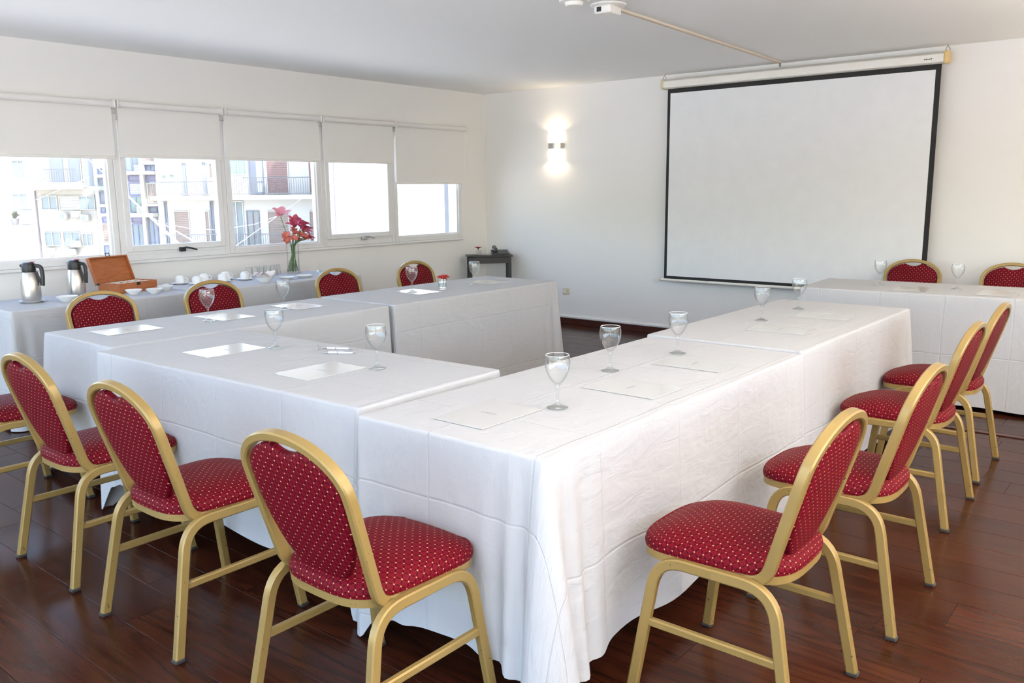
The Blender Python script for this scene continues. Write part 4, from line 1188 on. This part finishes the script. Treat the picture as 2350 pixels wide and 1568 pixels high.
def building(name, D, u0, u1, z0, z1, deep, items, wallm, label, frame_m, group):
    o = FH * D
    t = empty(name, (o.x, o.y, 0), YAW - PI / 2, label, 'building', group)     # local x runs along the facade, +y away from the room
    MB().box(u0, u1, 0, deep, z0, z1).build('wall', wallm, t, smooth=False)
    for e in items:
        k, a, c, zb, ztp = e
        if k == 'rail':
            mb = MB(); a2 = a
            mb.box(a, c, -.98, -.94, ztp - .05, ztp); mb.box(a, c, -.98, -.94, zb + .05, zb + .08)
            while a2 < c: mb.box(a2, a2 + .018, -.97, -.95, zb + .05, ztp - .05); a2 += .125
            mb.build('balcony_railing', RAILM, t, smooth=False); continue
        if k == 'slab': MB().box(a, c, -1.05 if c - a > 2 else -.22, -.001, zb, ztp, .01).build(PN[k], OMAT[k], t, smooth=False); continue
        if k == 'white': MB().box(a, c, -1.02, -.93, zb, ztp).build(PN[k], OMAT[k], t, smooth=False); continue
        if k == 'col': MB().box(a, c, -.30, -.001, zb, ztp, .01).build(PN[k], OMAT[k], t, smooth=False); continue
        if k == 'pipe': MB().box(a, c, -.10, -.001, zb, ztp, .02).build(PN[k], OMAT[k], t, smooth=False); continue
        if k == 'ac':
            ac = MB().box(a, c, -.42, -.08, zb, ztp, .02).build(PN[k], OMAT[k], t, smooth=False)
            MB().lathe([(.0005, 0), (.12, 0), (.12, .01)], 12, cap1=False).build('fan_grille', OMAT['grey'], ac).matrix_local = Matrix.Translation(((a + c) / 2 - .05, -.422, (zb + ztp) / 2)) @ Matrix.Rotation(PI / 2, 4, 'X')
            continue
        if k == 'awn':
            mb = MB(); mb.loft([[(a, -.02, ztp), (c, -.02, ztp), (c, -.02, ztp - .05), (a, -.02, ztp - .05)], [(a, -.85, zb + .05), (c, -.85, zb + .05), (c, -.85, zb), (a, -.85, zb)]], True, True, True)
            mb.build(PN[k], OMAT[k], t, smooth=False); continue
        # opening: a frame standing proud and a recessed leaf
        mb = MB(); w = .05
        mb.box(a, a + w, -.07, -.001, zb, ztp); mb.box(c - w, c, -.07, -.001, zb, ztp); mb.box(a + w, c - w, -.07, -.001, ztp - w, ztp); mb.box(a + w, c - w, -.07, -.001, zb, zb + w)
        if k in ('win', 'green', 'enc', 'door') and c - a > .45: mb.box((a + c) / 2 - .025, (a + c) / 2 + .025, -.07, -.001, zb + w, ztp - w)
        fm = frame_m if k in ('win', 'lil', 'green', 'blind') else (OMAT['dark'] if k in ('dark', 'enc', 'door') else wallm)
        fr = mb.build(PN[k], fm, t, smooth=False)
        leafn = 'pane' if k in ('win', 'green', 'enc', 'door', 'dark') else 'leaf_panel'
        if k in ('brown', 'red', 'blind'):
            mb = MB(); zz = zb + w
            while zz < ztp - w - .02:
                mb.box(a + w, c - w, -.035, -.001, zz, min(zz + .085, ztp - w)); zz += .1
            mb.build('slat_leaf', OMAT[k], fr, smooth=False)
        else:
            MB().box(a + w, c - w, -.022, -.001, zb + w, ztp - w).build(leafn, OMAT[k], fr, smooth=False)
        if k == 'dark' and c - a > .5:
            MB().box(a + .42, c - .07, -.028, -.0225, zb + .10, zb + .62).build('pane', OMAT['glass'], fr, smooth=False)
            MB().box(a + .42, c - .07, -.028, -.0225, zb + .70, ztp - .10).build('pane', OMAT['glass'], fr, smooth=False)
    return t
GB = 'apartment buildings across the courtyard'
building('apartment_building', 48.6, -26.95, -23.35, -12, 9, 9, B1, FB, 'cream apartment building with air conditioners under its windows', FB, GB)
building('apartment_building', 48.3, -23.34, -19.76, -12, 10, 9, B2, FW, 'narrow building with blue framed glazing and white floor slabs', BLUEF, GB)
building('apartment_building', 48.0, -19.75, -9.6, -12, 11, 9, B3, FW, 'white apartment building with balconies and brown shutters', FW, GB)
building('apartment_building', 58, -58, -28.5, -12, 14, 9, [('win', -33.6, -32.6, .4, 1.6), ('win', -33.4, -32.6, 2.6, 3.8)], FW, 'plain white apartment building at the far side of the cream one', FW, GB)
building('apartment_building', 40, -8.42, 14, -12, 13, 9, [('pipe', -8.2, -8.14, -12, 13)], FW, 'blank white party wall across the courtyard', FW, GB)
building('garden_wall', 30, -40, -16.9, -12, .44, .25, [], FW, 'low white parapet wall in front of the cream building', FW, 'walls outside')
o_ = FH * 29.8
t = empty('roof_chimney', (o_.x, o_.y, 0), YAW - PI / 2, 'small grey chimney on the white parapet', 'chimney')
MB().box(-17.22, -16.92, .25, .5, .445, .98, .02).build('shaft', OMAT['grey'], t); MB().box(-17.28, -16.86, .2, .56, .985, 1.06, .02).build('cap', FW, t)
t = empty('potted_shrub', (o_.x, o_.y, 0), YAW - PI / 2, 'dark green shrub in a pot beside the grey chimney', 'plant')
MB().lathe([(.0005, 0), (.10, 0), (.14, .22), (.12, .22), (.0005, .20)], 16, (-17.5, .36, .445)).build('pot', om('dark_pot', (.12, .12, .13)), t)
mb = MB(); rn = random.Random(4)
for k in range(60):
    a, e = rn.random() * 6.28, rn.uniform(.2, 1.4)
    M_ = Matrix.Translation((-17.5 + rn.uniform(-.05, .05), .36, .66 + rn.uniform(0, .1))) @ Matrix.Rotation(a, 4, 'Z') @ Matrix.Rotation(-e, 4, 'Y')
    add_petal(mb, petal(rn.uniform(.15, .28), .06, .5, .1, 3), M_)
tag(mb.build('foliage', om('dark_foliage', (.07, .09, .07)), t), kind='stuff')

# overhead cables between the houses
cabm = om('white_cable', (.85, .85, .85))
for pts_, rad_, lab in (([(21.99, 49.25, 3.94), (3.893, 6.752, .915)], .012, 'thick white cable running down to the wall under the black-handled window'),
                       ([(24.08, 46.71, .45), (4.143, 6.752, .915)], .009, 'white cable from the air conditioner of the blue framed building'),
                       ([(24.47, 45.76, -.09), (25.5, 44.5, -.44), (26.55, 43.23, -.56), (27.9, 41.6, -.25), (29.12, 40.12, .42)], .022, 'slack white cable sagging in front of the white balconies'),
                       ([(20.38, 51.67, 3.02), (22.14, 49.53, 4.26)], .018, 'thin cable in front of the balcony of the cream building'),
                       ([(20.25, 51.83, 1.12), (22.28, 48.89, 2.43)], .018, 'thin cable in front of the windows of the cream building'),
                       ([(4.163, 6.752, .905), (29.83, 39.25, 1.37)], .003, 'thin cable rising from the sill to the white balconies')):
    mb = MB(); mb.tube([Vector(p) for p in pts_], circ(rad_, 6), (0, 0, 1))
    tag(mb.build('overhead_cable', cabm), lab, 'cable', 'cables outside the windows')
# render pier at the end of the window band, storey below, courtyard
struct(MB().box(7.225, 7.60, YL + .21, YL + .40, -3.2, 3.2).build('wall_pier', om('rough_grey_render', (.20, .20, .21), .9), smooth=False))
struct(MB().box(XB - .2, XF + .2, YR - .2, YL + .2, -3.3, -.165).build('wall_storey_below', FW, smooth=False))  # unseen; closes off sun under the room for the courtyard shadow
struct(MB().box(-60, 90, -40, 110, -3.6, -3.3).build('ground', om('pale_paving', (.76, .74, .70), .9), smooth=False))  # unseen; height and pale tone chosen to bounce sun onto the ceiling
